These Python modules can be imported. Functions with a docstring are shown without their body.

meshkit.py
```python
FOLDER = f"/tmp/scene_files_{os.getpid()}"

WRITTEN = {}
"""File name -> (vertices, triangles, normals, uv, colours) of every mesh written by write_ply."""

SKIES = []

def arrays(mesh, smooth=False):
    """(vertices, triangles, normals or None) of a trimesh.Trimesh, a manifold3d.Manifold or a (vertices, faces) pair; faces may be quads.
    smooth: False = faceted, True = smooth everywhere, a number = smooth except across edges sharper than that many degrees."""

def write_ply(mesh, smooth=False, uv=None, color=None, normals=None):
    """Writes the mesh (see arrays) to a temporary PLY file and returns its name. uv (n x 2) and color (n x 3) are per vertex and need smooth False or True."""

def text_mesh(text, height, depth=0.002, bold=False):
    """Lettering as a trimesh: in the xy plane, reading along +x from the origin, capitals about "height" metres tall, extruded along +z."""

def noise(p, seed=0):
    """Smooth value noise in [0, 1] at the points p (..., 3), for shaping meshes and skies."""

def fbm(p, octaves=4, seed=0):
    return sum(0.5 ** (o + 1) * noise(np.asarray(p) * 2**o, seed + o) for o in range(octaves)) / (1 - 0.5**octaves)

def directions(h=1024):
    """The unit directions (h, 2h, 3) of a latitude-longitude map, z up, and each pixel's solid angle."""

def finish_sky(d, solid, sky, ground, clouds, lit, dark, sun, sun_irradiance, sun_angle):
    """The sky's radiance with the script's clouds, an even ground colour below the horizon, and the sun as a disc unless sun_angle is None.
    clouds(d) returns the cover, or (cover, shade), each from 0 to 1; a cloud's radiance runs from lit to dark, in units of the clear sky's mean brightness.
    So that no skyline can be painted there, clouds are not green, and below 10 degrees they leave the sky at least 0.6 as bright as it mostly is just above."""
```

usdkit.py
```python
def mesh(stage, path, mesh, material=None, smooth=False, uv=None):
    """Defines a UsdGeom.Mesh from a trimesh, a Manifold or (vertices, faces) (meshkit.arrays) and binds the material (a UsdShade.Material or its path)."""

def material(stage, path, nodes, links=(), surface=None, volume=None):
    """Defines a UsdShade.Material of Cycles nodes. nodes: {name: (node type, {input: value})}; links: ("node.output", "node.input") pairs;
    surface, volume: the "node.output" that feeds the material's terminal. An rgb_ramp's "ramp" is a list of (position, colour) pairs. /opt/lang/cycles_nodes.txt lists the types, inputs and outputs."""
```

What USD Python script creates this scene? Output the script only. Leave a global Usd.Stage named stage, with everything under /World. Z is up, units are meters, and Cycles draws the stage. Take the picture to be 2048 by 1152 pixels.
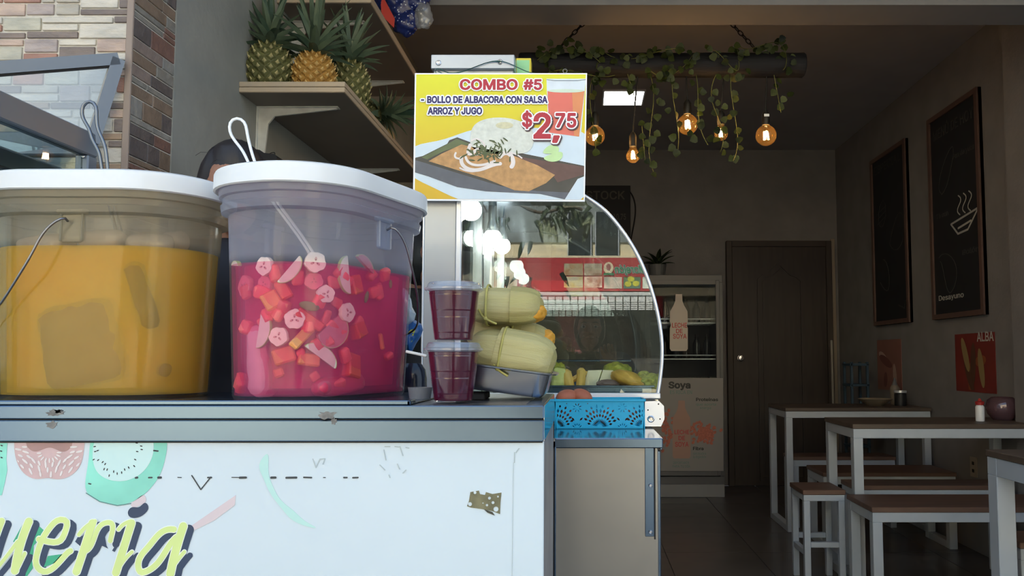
import math, random
import numpy as np
import trimesh
import usdkit, meshkit
from pxr import Usd, UsdGeom, UsdLux, UsdShade, Gf, Sdf
from shapely.geometry import Polygon, LineString, Point, box as sbox, MultiPolygon
from shapely import affinity
from shapely.ops import unary_union
from trimesh.transformations import rotation_matrix as rotm

stage = Usd.Stage.CreateInMemory()
UsdGeom.SetStageUpAxis(stage, 'Z')
UsdGeom.SetStageMetersPerUnit(stage, 1.0)
UsdGeom.Xform.Define(stage, '/World')
UsdGeom.Scope.Define(stage, '/World/Looks')

# ------------------------------------------------------------------ camera, sky, sun, exposure
FPX, CX, CY, PITCH, HC = 1600.0, 1168.0, 605.0, math.radians(4.0), 1.08
EXPOSURE = -0.12
cam = UsdGeom.Camera.Define(stage, '/World/camera')
AP = 36.0
cam.CreateHorizontalApertureAttr(AP)
cam.CreateVerticalApertureAttr(AP * 1152 / 2048)
cam.CreateFocalLengthAttr(FPX / 2048 * AP)
cam.CreateHorizontalApertureOffsetAttr(-(CX - 1024) / 2048 * AP)
cam.CreateVerticalApertureOffsetAttr((CY - 576) / 2048 * AP)
cam.CreateClippingRangeAttr(Gf.Vec2f(0.02, 500))
cam.CreateExposureAttr(EXPOSURE)
cam.AddTranslateOp().Set(Gf.Vec3d(0, 0, HC))
cam.AddRotateXOp().Set(90 + math.degrees(PITCH))

SUN, SKY = 5.6, 1.15
dome = UsdLux.DomeLight.Define(stage, '/World/sky')
dome.CreateIntensityAttr(1.0)
_sky = usdkit.material(stage, '/World/Looks/sky_air', {
    't': ('texture_coordinate', {}), 'z': ('separate_xyz', {}),
    'r': ('rgb_ramp', {'ramp': [(0, (.58, .64, .70)), (.5, (.74, .92, 1.12)), (.62, (.58, .86, 1.22)), (1, (.34, .62, 1.14))]}),
    'm': ('map_range', {'from_min': -1.0, 'from_max': 1.0, 'to_min': 0.0, 'to_max': 1.0}),
    'n': ('noise_texture', {'scale': 2.2, 'detail': 5.0}),
    'c': ('rgb_ramp', {'ramp': [(.45, (0, 0, 0)), (.65, (1, 1, 1))]}),
    'x': ('mix_color', {'b': (.92, 1.02, 1.12)}),
    'b': ('background_shader', {'strength': SKY})},
    [('t.generated', 'z.vector'), ('z.z', 'm.value'), ('m.result', 'r.fac'), ('t.generated', 'n.vector'), ('n.fac', 'c.fac'),
     ('c.color', 'x.fac'), ('r.color', 'x.a'), ('x.result', 'b.color')], surface='b.background')
UsdShade.MaterialBindingAPI.Apply(dome.GetPrim()).Bind(_sky)
sun = UsdLux.DistantLight.Define(stage, '/World/sun')
sun.CreateIntensityAttr(SUN)
sun.CreateAngleAttr(0.53)
sun.CreateNormalizeAttr(True)
sun.CreateColorAttr(Gf.Vec3f(1.0, 0.97, 0.93))
_d = np.array([0.22, -0.62, -0.75]); _d /= np.linalg.norm(_d)      # the sun stands behind the shop and lights the far side of the street
_z = -_d; _x = np.cross([0, 0, 1], _z); _x /= np.linalg.norm(_x); _y = np.cross(_z, _x)
sun.AddTransformOp().Set(Gf.Matrix4d(*_x, 0, *_y, 0, *_z, 0, 0, 0, 8, 1))

# ------------------------------------------------------------------ helpers
def at(px, py, Y):
    """the point on the plane y = Y that stands at a pixel of the photograph"""
    u, v = (px - CX) / FPX, (CY - py) / FPX
    c, s = math.cos(PITCH), math.sin(PITCH)
    t = Y / (c - v * s)
    return np.array([u * t, Y, HC + (s + v * c) * t])
def ray(px, py):
    d = at(px, py, 1.0) - [0, 0, HC]
    return d / np.linalg.norm(d)

def lin(c):
    c = np.asarray(c, float) / 255
    return tuple(np.where(c < .04045, c / 12.92, ((c + .055) / 1.055) ** 2.4))

MATS = {}
def mat(name, col, rough=.5, metal=0., var=.0, scale=20., bump=0., bscale=None, coords='object', stretch=None, spec=.5, col2=None, trans=0., coat=0., sss=0., emis=None, rand=0., detail=4.):
    """a principled material; col in sRGB 0..255; var: brightness variation by noise, col2: second colour of the noise, rand: per-object variation"""
    if name in MATS:
        return MATS[name]
    c = np.array(lin(col))
    p = {'roughness': rough, 'metallic': metal, 'specular_ior_level': spec}
    if trans: p['transmission_weight'] = trans
    if coat: p['coat_weight'] = coat
    if sss: p.update(subsurface_weight=sss, subsurface_scale=.01, subsurface_radius=(1, .6, .3))
    if emis: p.update(emission_color=lin(emis[0]), emission_strength=emis[1])
    n, l = {'p': ('principled_bsdf', p)}, []
    if var or col2 is not None or bump:
        n['t'] = ('texture_coordinate', {})
        n['g'] = ('mapping', {'scale': stretch or (1, 1, 1)})
        n['n'] = ('noise_texture', {'scale': scale, 'detail': detail})
        l += [('t.' + coords, 'g.vector'), ('g.vector', 'n.vector')]
    if var or col2 is not None:
        b = np.array(lin(col2)) if col2 is not None else c
        n['r'] = ('rgb_ramp', {'ramp': [(.3, tuple(c * (1 - var))), (.7, tuple(b * (1 + var)))]})
        l += [('n.fac', 'r.fac')]
        out = 'r.color'
    else:
        n['c'] = ('color', {'value': tuple(c)}); out = 'c.color'
    if rand:
        n['o'] = ('object_info', {}); n['q'] = ('map_range', {'to_min': 1 - rand, 'to_max': 1 + rand}); n['h'] = ('hsv', {})
        l += [('o.random', 'q.value'), ('q.result', 'h.value'), (out, 'h.color')]; out = 'h.color'
    l += [(out, 'p.base_color')]
    if bump:
        n['bn'] = ('noise_texture', {'scale': bscale or scale, 'detail': 5.0})
        n['b'] = ('bump', {'strength': bump, 'distance': .01})
        l += [('g.vector', 'bn.vector'), ('bn.fac', 'b.height'), ('b.normal', 'p.normal')]
    MATS[name] = usdkit.material(stage, '/World/Looks/' + name, n, l, surface='p.BSDF')
    return MATS[name]

def glassmat(name, tint=(255, 255, 255), refl=.05, edge=.8, rough=.0, haze=0., hazecol=(235, 240, 245), translucent=False, zline=None):
    """a pane: clear, mirroring more towards grazing; haze mixes in a diffuse film"""
    if name in MATS: return MATS[name]
    n = {'tr': ('transparent_bsdf', {'color': lin(tint)}), 'gl': ('glossy_bsdf', {'roughness': rough, 'color': (1, 1, 1)}), 'w': ('layer_weight', {'blend': .5}),
         'pw': ('math', {'math_type': 'power', 'value2': 4.0}), 'mr': ('map_range', {'to_min': refl, 'to_max': edge}), 'm': ('mix_closure', {})}
    l = [('w.facing', 'pw.value1'), ('pw.value', 'mr.value'), ('mr.result', 'm.fac'), ('gl.BSDF', 'm.closure2')]
    if haze:
        n['df'] = ('translucent_bsdf' if translucent else 'diffuse_bsdf', {'color': lin(hazecol)})
        n['df2'] = ('diffuse_bsdf', {'color': lin(hazecol)})
        n['md'] = ('mix_closure', {'fac': .45})
        n['mh'] = ('mix_closure', {'fac': haze})
        l += [('df.BSDF', 'md.closure1'), ('df2.BSDF', 'md.closure2'), ('tr.BSDF', 'mh.closure1'), ('md.closure', 'mh.closure2'), ('mh.closure', 'm.closure1')]
        if zline is not None:          # dry and misted above the liquid, wetted clear below it
            n.update({'tc': ('texture_coordinate', {}), 'sx': ('separate_xyz', {}), 'zr': ('map_range', {'range_type': 'smoothstep', 'from_min': zline - .006, 'from_max': zline + .012, 'to_min': haze * .12, 'to_max': haze})})
            l += [('tc.object', 'sx.vector'), ('sx.z', 'zr.value'), ('zr.result', 'mh.fac')]
    else:
        l += [('tr.BSDF', 'm.closure1')]
    MATS[name] = usdkit.material(stage, '/World/Looks/' + name, n, l, surface='m.closure')
    return MATS[name]

def emit(name, col, strength):
    if name not in MATS:
        MATS[name] = usdkit.material(stage, '/World/Looks/' + name, {'e': ('emission', {'color': lin(col), 'strength': strength})}, [], surface='e.emission')
    return MATS[name]

def leafmat(name, col, col2, tr=.45):
    if name not in MATS:
        MATS[name] = usdkit.material(stage, '/World/Looks/' + name, {
            't': ('texture_coordinate', {}), 'n': ('noise_texture', {'scale': 30.0}), 'o': ('object_info', {}), 'ad': ('math', {'math_type': 'multiply_add', 'value2': .5, 'value3': .0}), 'a2': ('math', {'math_type': 'multiply_add', 'value2': .6}),
            'r': ('rgb_ramp', {'ramp': [(.25, lin(col)), (.75, lin(col2))]}), 'p': ('principled_bsdf', {'roughness': .45}), 'l': ('translucent_bsdf', {}), 'm': ('mix_closure', {'fac': tr})},
            [('t.object', 'n.vector'), ('o.random', 'ad.value1'), ('n.fac', 'a2.value1'), ('ad.value', 'a2.value3'), ('a2.value', 'r.fac'), ('r.color', 'p.base_color'), ('r.color', 'l.color'), ('p.BSDF', 'm.closure1'), ('l.BSDF', 'm.closure2')], surface='m.closure')
    return MATS[name]

USED = {}
def uniq(parent, name):
    k = (parent, name); n = USED.get(k, 0); USED[k] = n + 1
    return name if n == 0 else f'{name}_{n:03d}'

class Node:
    """a prim of the scene: path and the world place of its own origin"""
    def __init__(s, path, loc): s.path, s.loc = path, np.asarray(loc, float)

def setp(path, **kw):
    pr = stage.GetPrimAtPath(path)
    for k, v in kw.items():
        if v: pr.SetCustomDataByKey({'cat': 'category'}.get(k, k), v)

def thing(name, label, cat, loc=(0, 0, 0), rz=0, group=None, kind=None, rot=None):
    path = '/World/' + uniq('', name)
    x = UsdGeom.Xform.Define(stage, path)
    if rot is not None:
        m = np.eye(4); m[:3, :3] = rot; m[:3, 3] = loc
        x.AddTransformOp().Set(Gf.Matrix4d(*m.T.ravel().tolist()))
    else:
        x.AddTranslateOp().Set(Gf.Vec3d(*map(float, loc)))
        if rz: x.AddRotateZOp().Set(float(rz))
    setp(path, label=label, cat=cat, group=group, kind=kind)
    return Node(path, loc)

def part(node, name, mesh, m, smooth=False, label=None, world=True, kind=None):
    """one Mesh under a thing or part; world: the mesh is in world coordinates (thing not rotated)"""
    if isinstance(mesh, (list, tuple)) and len(mesh) and isinstance(mesh[0], trimesh.Trimesh): mesh = cat(mesh)
    path = node.path + '/' + uniq(node.path, name)
    if world:
        mesh = mesh.copy(); mesh.apply_translation(-node.loc)
    usdkit.mesh(stage, path, mesh, m, smooth)
    setp(path, label=label, kind=kind)
    return Node(path, node.loc)

def single(name, mesh, m, label, category, smooth=False, group=None, loc=None):
    """a thing that is one mesh"""
    if isinstance(mesh, (list, tuple)) and isinstance(mesh[0], trimesh.Trimesh): mesh = cat(mesh)
    path = '/World/' + uniq('', name)
    c = mesh.bounds.mean(0) if loc is None else np.asarray(loc, float)
    if loc is None: c[2] = mesh.bounds[0][2]
    mesh = mesh.copy(); mesh.apply_translation(-c)
    o = usdkit.mesh(stage, path, mesh, m, smooth)
    UsdGeom.Xformable(o).AddTranslateOp().Set(Gf.Vec3d(*map(float, c)))
    setp(path, label=label, cat=category, group=group)
    return Node(path, c)

def struct(name, mesh, m, smooth=False, label=None):
    if isinstance(mesh, (list, tuple)) and isinstance(mesh[0], trimesh.Trimesh): mesh = cat(mesh)
    path = '/World/' + uniq('', name)
    usdkit.mesh(stage, path, mesh, m, smooth)
    setp(path, kind='structure', label=label)
    return Node(path, (0, 0, 0))

def dup(src, loc, rz=0, label=None, group=None, rot=None, scale=None):
    was = stage.GetPrimAtPath(src.path)
    name = was.GetName()
    if name[-4:-3] == '_' and name[-3:].isdigit(): name = name[:-4]
    cd = was.GetCustomData()
    n = thing(name, label or cd['label'], cd['category'], loc, rz, group or cd.get('group'), rot=rot)
    p = stage.GetPrimAtPath(n.path)
    if scale: UsdGeom.Xformable(p).AddScaleOp().Set(Gf.Vec3f(*((scale,) * 3 if np.ndim(scale) == 0 else scale)))
    p.GetReferences().AddInternalReference(src.path)
    p.SetInstanceable(True)
    return n

def cat(ms): return trimesh.util.concatenate(list(ms))
def box(x0, x1, y0, y1, z0, z1):
    m = trimesh.creation.box([abs(x1 - x0), abs(y1 - y0), abs(z1 - z0)])
    m.apply_translation([(x0 + x1) / 2, (y0 + y1) / 2, (z0 + z1) / 2]); return m
def cbox(x0, x1, y0, y1, z0, z1, b=.002):
    """a box with chamfered edges"""
    lo, hi = np.minimum([x0, y0, z0], [x1, y1, z1]), np.maximum([x0, y0, z0], [x1, y1, z1])
    b = min(b, (hi - lo).min() * .45)
    pts = []
    for i in np.ndindex(2, 2, 2):
        c = np.where(np.array(i) == 0, lo, hi); s = np.where(np.array(i) == 0, 1, -1)
        for k in range(3):
            q = c + s * b; q[k] = c[k]; pts.append(q)
    return trimesh.Trimesh(*_hull(np.array(pts)), process=False)
def _hull(pts):
    h = trimesh.convex.convex_hull(pts); return h.vertices, h.faces
def hull(pts): return trimesh.Trimesh(*_hull(np.asarray(pts, float)), process=False)
def rot(m, ang, axis, c=None):
    m = m.copy(); m.apply_transform(rotm(math.radians(ang), axis, c if c is not None else m.bounds.mean(0))); return m
def mv(m, *t):
    m = m.copy(); m.apply_translation(t if len(t) == 3 else t[0]); return m
def loft(rings, cap=True, closed=True):
    """rings: (k, n, 3) -> a mesh through rings of equal count"""
    R = np.asarray(rings, float); k, n = R.shape[:2]
    v = R.reshape(-1, 3); f = []
    i, j = np.meshgrid(np.arange(k - 1), np.arange(n if closed else n - 1), indexing='ij')
    a = i * n + j; b = i * n + (j + 1) % n; c = (i + 1) * n + (j + 1) % n; d = (i + 1) * n + j
    f = np.stack([a, b, c, d], -1).reshape(-1, 4)
    f = np.vstack([f[:, [0, 1, 2]], f[:, [0, 2, 3]]])
    if cap:
        v = np.vstack([v, R[0].mean(0), R[-1].mean(0)])
        q = np.arange(n); m0, m1 = k * n, k * n + 1
        f = np.vstack([f, np.stack([np.full(n, m0), (q + 1) % n, q], 1), np.stack([np.full(n, m1), (k - 1) * n + q, (k - 1) * n + (q + 1) % n], 1)])
    m = trimesh.Trimesh(v, f, process=False)
    return m
def lathe(prof, n=32, cap=True):
    a = np.arange(n) * 2 * math.pi / n
    return loft([np.stack([r * np.cos(a), r * np.sin(a), np.full(n, z)], 1) for r, z in prof], cap)
def tube(pts, r, sides=8, cap=True, closed=False):
    p = np.asarray(pts, float); r = np.broadcast_to(r, (len(p),))
    if closed: t = np.roll(p, -1, 0) - np.roll(p, 1, 0)
    else: t = np.gradient(p, axis=0)
    t /= np.linalg.norm(t, axis=1, keepdims=True) + 1e-12
    a = np.array([0, 0, 1.]) if abs(t[0][2]) < .9 else np.array([1., 0, 0])
    rings, ang = [], np.arange(sides) * 2 * math.pi / sides
    for k in range(len(p)):
        a = a - t[k] * (a @ t[k]); a /= np.linalg.norm(a); b = np.cross(t[k], a)
        rings.append(p[k] + r[k] * (np.cos(ang)[:, None] * a + np.sin(ang)[:, None] * b))
    if closed: rings.append(rings[0])
    return loft(rings, cap and not closed)
def spline(pts, n=40, closed=False):
    from scipy.interpolate import CubicSpline
    p = np.asarray(pts, float)
    if closed: p = np.vstack([p, p[:1]])
    d = np.r_[0, np.cumsum(np.linalg.norm(np.diff(p, axis=0), axis=1))]
    return CubicSpline(d, p, bc_type='periodic' if closed else 'not-a-knot')(np.linspace(0, d[-1], n + 1 if closed else n)[: n])
def polys(g):
    if g.is_empty: return []
    if g.geom_type == 'Polygon': return [g]
    return [x for x in g.geoms if x.geom_type == 'Polygon' and x.area > 1e-12]
def plate(g, o, thick, u=(1, 0, 0), v=(0, 0, 1)):
    """polygon(s) in a plane -> slab that rises by thick along u x v (towards the viewer) from the plane through o"""
    u, v, o = np.array(u, float), np.array(v, float), np.array(o, float); w = np.cross(u, v); out = []
    for q in polys(g):
        m = trimesh.creation.extrude_polygon(q, thick, engine='earcut')
        V = m.vertices
        out.append(trimesh.Trimesh(o + V[:, :1] * u + V[:, 1:2] * v + V[:, 2:] * w, m.faces, process=False))
    return cat(out)
_fonts = {}
def text(s, h, bold=0, w=None, shear=0., font='Inter'):
    """lettering as a shapely shape; capitals h tall, left at 0, baseline 0; w: total width"""
    from PIL import Image, ImageDraw, ImageFont
    import glob
    if font not in _fonts:
        _fonts[font] = ImageFont.truetype(glob.glob(f'/opt/blender-*/*/datafiles/fonts/{font}.woff2')[0], 96)
    f = _fonts[font]
    x0, y0, x1, y1 = f.getbbox(s, anchor='ls', stroke_width=bold)
    im = Image.new('L', (x1 - x0 + 8, y1 - y0 + 8))
    ImageDraw.Draw(im).text((4 - x0, 4 - y0), s, 255, f, anchor='ls', stroke_width=bold)
    on = np.pad(np.asarray(im) > 127, ((0, 0), (1, 1))).astype(np.int8)
    r, st = np.nonzero(np.diff(on, axis=1) == 1); en = np.nonzero(np.diff(on, axis=1) == -1)[1]
    g = unary_union([sbox(a, -q - 1, b, -q) for q, a, b in zip(r, st, en)]).buffer(.6).buffer(-.6).simplify(.7)
    k = h / 70.
    g = affinity.affine_transform(g, [k, 0, 0, k, -4 * k, (4 - y0) * k])
    if w:
        bx = g.bounds; g = affinity.translate(affinity.scale(g, w / (bx[2] - bx[0]), 1, origin=(bx[0], 0)), -bx[0], 0)
    if shear: g = affinity.affine_transform(g, [1, shear, 0, 1, 0, 0])
    return g
def ell(x, y, rx, ry=None, a=0): return affinity.rotate(affinity.scale(Point(x, y).buffer(1, 16), rx, ry or rx), a)
def line(pts, w): return LineString(pts).buffer(w / 2, cap_style=1)
RNG = np.random.default_rng(7)
def rr(w, d, r, n=9):
    """outline of a rounded rectangle w x d about the origin, counted anticlockwise"""
    r = min(r, w / 2 - 1e-4, d / 2 - 1e-4); out = []
    for k, (sx, sy) in enumerate([(1, 1), (-1, 1), (-1, -1), (1, -1)]):
        a = np.linspace(k * 90, k * 90 + 90, n) * math.pi / 180
        out.append(np.stack([sx * (w / 2 - r) + r * np.cos(a), sy * (d / 2 - r) + r * np.sin(a)], 1))
    return np.vstack(out)
def ring(o, z): return np.column_stack([o, np.full(len(o), z)])
def ellipsoid(c, r, sub=3, seed=None, amp=0.):
    m = trimesh.creation.icosphere(sub, 1.0)
    if seed is not None: m.vertices *= (1 + amp * (meshkit.fbm(m.vertices * 2 + 9, 3, seed) - .5))[:, None]
    m.vertices *= np.asarray(r); m.apply_translation(c); return m
# ------------------------------------------------------------------ the shop: walls, floor, ceiling, facade
XL, XR, YB = -1.047, 2.20, 6.9
YF, YP = 1.81, 2.0                       # front and back of the tiled pillar
ZC = float(at(1400, 300, YB)[2])
m_wall = mat('plaster_brown', (126, 124, 124), .85, var=.08, scale=6, bump=.15, bscale=60)
m_wall_l = mat('plaster_grey', (146, 146, 138), .8, var=.1, scale=5, bump=.12, bscale=40)
m_ceil = mat('ceiling_brown', (156, 156, 160), .85, var=.05, scale=4)
m_fac = mat('facade_paint', (190, 184, 170), .8, var=.06, scale=3)
struct('wall_left', box(XL - .12, XL, YP, YB + .1, 0, ZC + .3), m_wall_l)
struct('wall_right', box(XR, XR + .12, YF, YB + .1, 0, ZC + .3), m_wall)
struct('wall_back', box(XL - .1, XR + .1, YB, YB + .12, 0, ZC + .3), m_wall)
struct('ceiling', box(XL - .1, XR + .1, YP, YB + .1, ZC, ZC + .12), m_ceil)
struct('trim_1', box(2.125, XR, 3.1, 3.97, 0, ZC), m_wall, label='shallow brown pilaster on the right wall near the opening')
zb0 = float(at(1400, 50, 3.25)[2])
struct('beam', box(XL, XR, 3.06, 3.25, zb0, ZC), mat('beam_paint', (126, 126, 128), .8, var=.05, scale=5))
struct('facade_upper', box(XL - 3, XR + 3, YF, YP, 2.75, 6.6), m_fac)
struct('facade_right', box(XR, XR + 3, YF, YP, 0, 2.75), m_fac)
struct('roof', box(XL - 3, XR + 3, YP, YB + .4, 6.45, 6.6), m_fac)
struct('wall_upper_back', box(XL - 3, XR + 3, YB + .12, YB + .3, 0, 6.45), m_fac)
# floor of square tiles
fl = struct('floor', box(XL - 3, XR + 3, .5, YB, -.32, -.006), mat('grout_dark', (60, 55, 50), .9))
mt = [mat('floor_tile_%d' % i, c, .28, var=.12, scale=7) for i, c in enumerate([(92, 87, 82), (87, 82, 78), (97, 91, 85)])]
TS = .5
for i in range(7):
    for j in range(13):
        x0, y0 = XL + i * TS, .55 + j * TS
        x1, y1 = min(x0 + TS, XR), min(y0 + TS, YB)
        if x1 - x0 < .05 or y1 - y0 < .05: continue
        part(fl, 'floor_tile', cbox(x0 + .0015, x1 - .0015, y0 + .0015, y1 - .0015, -.008, 0, .001), mt[int(RNG.integers(3))])
# pillar clad in stone strips
m_gr = mat('grout_pale', (206, 202, 192), .9, var=.1, scale=60)
pil = struct('wall_pillar', box(-4.0, XL - .0035, YF + .0035, YP, 0, 2.75), m_gr)
STONE = {'L': (188, 183, 172), 'B': (168, 162, 150), 'P': (172, 152, 140), 'R': (150, 112, 98), 'D': (112, 102, 98), 'M': (158, 146, 142), 'G': (168, 166, 152), 'N': (150, 128, 108)}
m_st = {k: mat('stone_' + {'L': 'light', 'B': 'beige', 'P': 'pink', 'R': 'red', 'D': 'dark', 'M': 'mauve', 'G': 'green', 'N': 'tan'}[k], c, .62, var=.16, scale=22, bump=.5, bscale=45,
               col2=tuple(np.clip(np.array(c) + (12, 8, 2), 0, 255)), stretch=(.6, .6, 1.6)) for k, c in STONE.items()}
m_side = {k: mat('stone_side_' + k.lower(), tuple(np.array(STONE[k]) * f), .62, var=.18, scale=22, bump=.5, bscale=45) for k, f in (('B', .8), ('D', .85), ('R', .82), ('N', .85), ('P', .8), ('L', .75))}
def tile_front(x0, x1, z0, z1, k):
    part(pil, 'stone_strip', cbox(x0 + .0013, x1 - .0013, YF - .001 * RNG.random() * 2, YF + .0125, z0 + .0013, z1 - .0013, .0012), m_st[k])
C2 = [(-60, -30, 30, 33, 'R'), (35, -30, 465, 33, 'R'), (470, -30, 620, 33, 'B'), (635, -30, 905, 33, 'B'), (910, -40, 1350, 94, 'L'), (1350, -40, 1466, 94, 'D'),
      (-60, 38, 292, 182, 'P'), (296, 38, 620, 172, 'M'), (630, 38, 906, 172, 'B'), (906, 97, 1466, 172, 'D'),
      (-60, 190, 30, 275, 'L'), (32, 196, 472, 352, 'G'), (474, 190, 1290, 266, 'L'), (1294, 180, 1466, 260, 'D'), (474, 268, 892, 352, 'L'), (896, 264, 1456, 440, 'L'), (-60, 278, 26, 360, 'R'),
      (-60, 366, 290, 440, 'D'), (298, 354, 892, 438, 'D'), (-60, 444, 268, 524, 'P'), (270, 442, 660, 598, 'M'), (664, 440, 1096, 520, 'L'), (1098, 440, 1448, 592, 'P'),
      (-60, 528, 256, 690, 'G'), (260, 604, 656, 690, 'R'), (662, 526, 1084, 690, 'D'), (1088, 600, 1448, 690, 'L')]
C1 = [(-40, 186, 100, 284, 'B'), (104, 186, 520, 260, 'R'), (524, 186, 860, 260, 'G'), (865, 186, 1120, 258, 'L'),
      (-40, 288, 106, 398, 'G'), (108, 262, 388, 398, 'R'), (390, 262, 700, 398, 'G'), (704, 262, 1026, 398, 'B'), (1028, 260, 1118, 322, 'P'), (1028, 326, 1118, 466, 'R'),
      (-40, 400, 188, 472, 'D'), (190, 400, 520, 472, 'B'), (522, 400, 800, 545, 'M'), (804, 400, 990, 466, 'B'), (804, 470, 1118, 548, 'L'),
      (-40, 476, 86, 546, 'B'), (90, 476, 520, 546, 'L'), (-40, 550, 100, 610, 'D'), (104, 550, 440, 612, 'N'), (444, 550, 800, 612, 'D'), (804, 552, 1112, 612, 'D'),
      (-40, 616, 296, 700, 'R'), (300, 614, 640, 684, 'L'), (644, 616, 960, 690, 'L'), (964, 616, 1110, 692, 'P'), (-40, 704, 300, 820, 'B'), (300, 688, 700, 820, 'L'), (704, 696, 1000, 816, 'L'), (1003, 696, 1100, 816, 'D'),
      (-40, 824, 400, 886, 'N'), (404, 824, 1090, 886, 'N'), (-40, 890, 500, 952, 'D'), (504, 890, 950, 952, 'L'), (954, 890, 1090, 952, 'D'), (-40, 956, 420, 1092, 'L'), (424, 956, 1090, 1092, 'L'), (-40, 1095, 800, 1150, 'P'), (804, 1095, 1090, 1150, 'N')]
for R_, sc, oy in ((C2, 5.689, 0), (C1, 4.43, 80)):
    for a, b, c, d, k in R_:
        p, q = at(a / sc, oy + d / sc, YF), at(c / sc, oy + b / sc, YF)
        tile_front(p[0], min(q[0], XL - .012), p[2], q[2], k)
zt, zbm = float(at(0, -6, YF)[2]), float(at(0, 339, YF)[2]); xl = float(at(-9, 100, YF)[0])
def fill(x0, x1, z0, z1, put, keys):
    z = z0
    while z < z1 - .004:
        h = min(RNG.choice([.016, .031, .047]), z1 - z); x = x0
        while x < x1 - .004:
            w = min(RNG.uniform(.05, .15), x1 - x)
            if x1 - x - w < .03: w = x1 - x
            put(x, x + w, z, z + h, keys[int(RNG.integers(len(keys)))]); x += w
        z += h
fill(-1.62, XL - .013, zt, 2.2, tile_front, 'LLBPRDMG')
fill(-1.62, XL - .013, 1.0, zbm, tile_front, 'LLBPRDMG')
fill(-1.62, xl, zbm, zt, tile_front, 'LLBPRDMG')
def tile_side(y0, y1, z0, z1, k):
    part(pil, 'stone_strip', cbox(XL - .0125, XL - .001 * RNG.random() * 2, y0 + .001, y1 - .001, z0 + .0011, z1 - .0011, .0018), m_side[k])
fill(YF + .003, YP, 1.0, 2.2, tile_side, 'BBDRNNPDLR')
part(pil, 'corner_trim', [cbox(XL - .015, XL + .001, YF - .004, YF + .002, 0, 2.75, .0015)], mat('trim_brown', (140, 124, 112), .5))
# street outside
struct('pavement', box(-9, 9, -1.3, .5, -.6, -.3), mat('pavement_grey', (150, 146, 138), .9, var=.1, scale=5))
struct('road', box(-14, 14, -14, -1.3, -.6, -.45), mat('asphalt', (100, 104, 110), .9, var=.12, scale=9))
# ------------------------------------------------------------------ the juice cart
m_steel = mat('steel_brushed', (104, 124, 146), .24, 1.0, var=.03, scale=2)
m_steel_s = mat('steel_sheet', (158, 158, 156), .34, 1.0, var=.1, scale=2.5, bump=.12, bscale=3)
m_steel_d = mat('steel_worktop', (120, 122, 126), .35, 1.0, var=.15, scale=8)
m_dark = mat('dark_gap', (30, 28, 27), .8)
m_white = mat('sticker_white', (208, 222, 230), .45, var=.02, scale=4)
YC = 1.25
zC = float(at(0, 811, YC)[2]); XC = float(at(1087.5, 850, YC)[0]); YR = 1.68
def zc(py, Y=YC): return float(at(600, py, Y)[2])
cart = thing('juice_cart', 'white juice cart with faded fruit stickers, green brush lettering and double steel edge strips', 'cart', (-.9, 1.47, 0))
part(cart, 'front_panel', cbox(-1.95, XC, YC + .006, YC + .02, .06, zc(884), .001), m_white)
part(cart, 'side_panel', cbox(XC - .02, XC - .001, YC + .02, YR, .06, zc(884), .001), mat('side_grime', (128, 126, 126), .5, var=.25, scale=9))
part(cart, 'back_panel', box(-1.95, XC - .02, YR - .02, YR, .06, zC - .03), m_steel_s)
part(cart, 'edge_strip', cbox(-1.95, XC, YC, YC + .03, zc(838), zc(811.5), .0015), m_steel)
part(cart, 'edge_strip', cbox(-1.95, XC, YC, YC + .03, zc(883), zc(840.5), .0015), m_steel)
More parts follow.
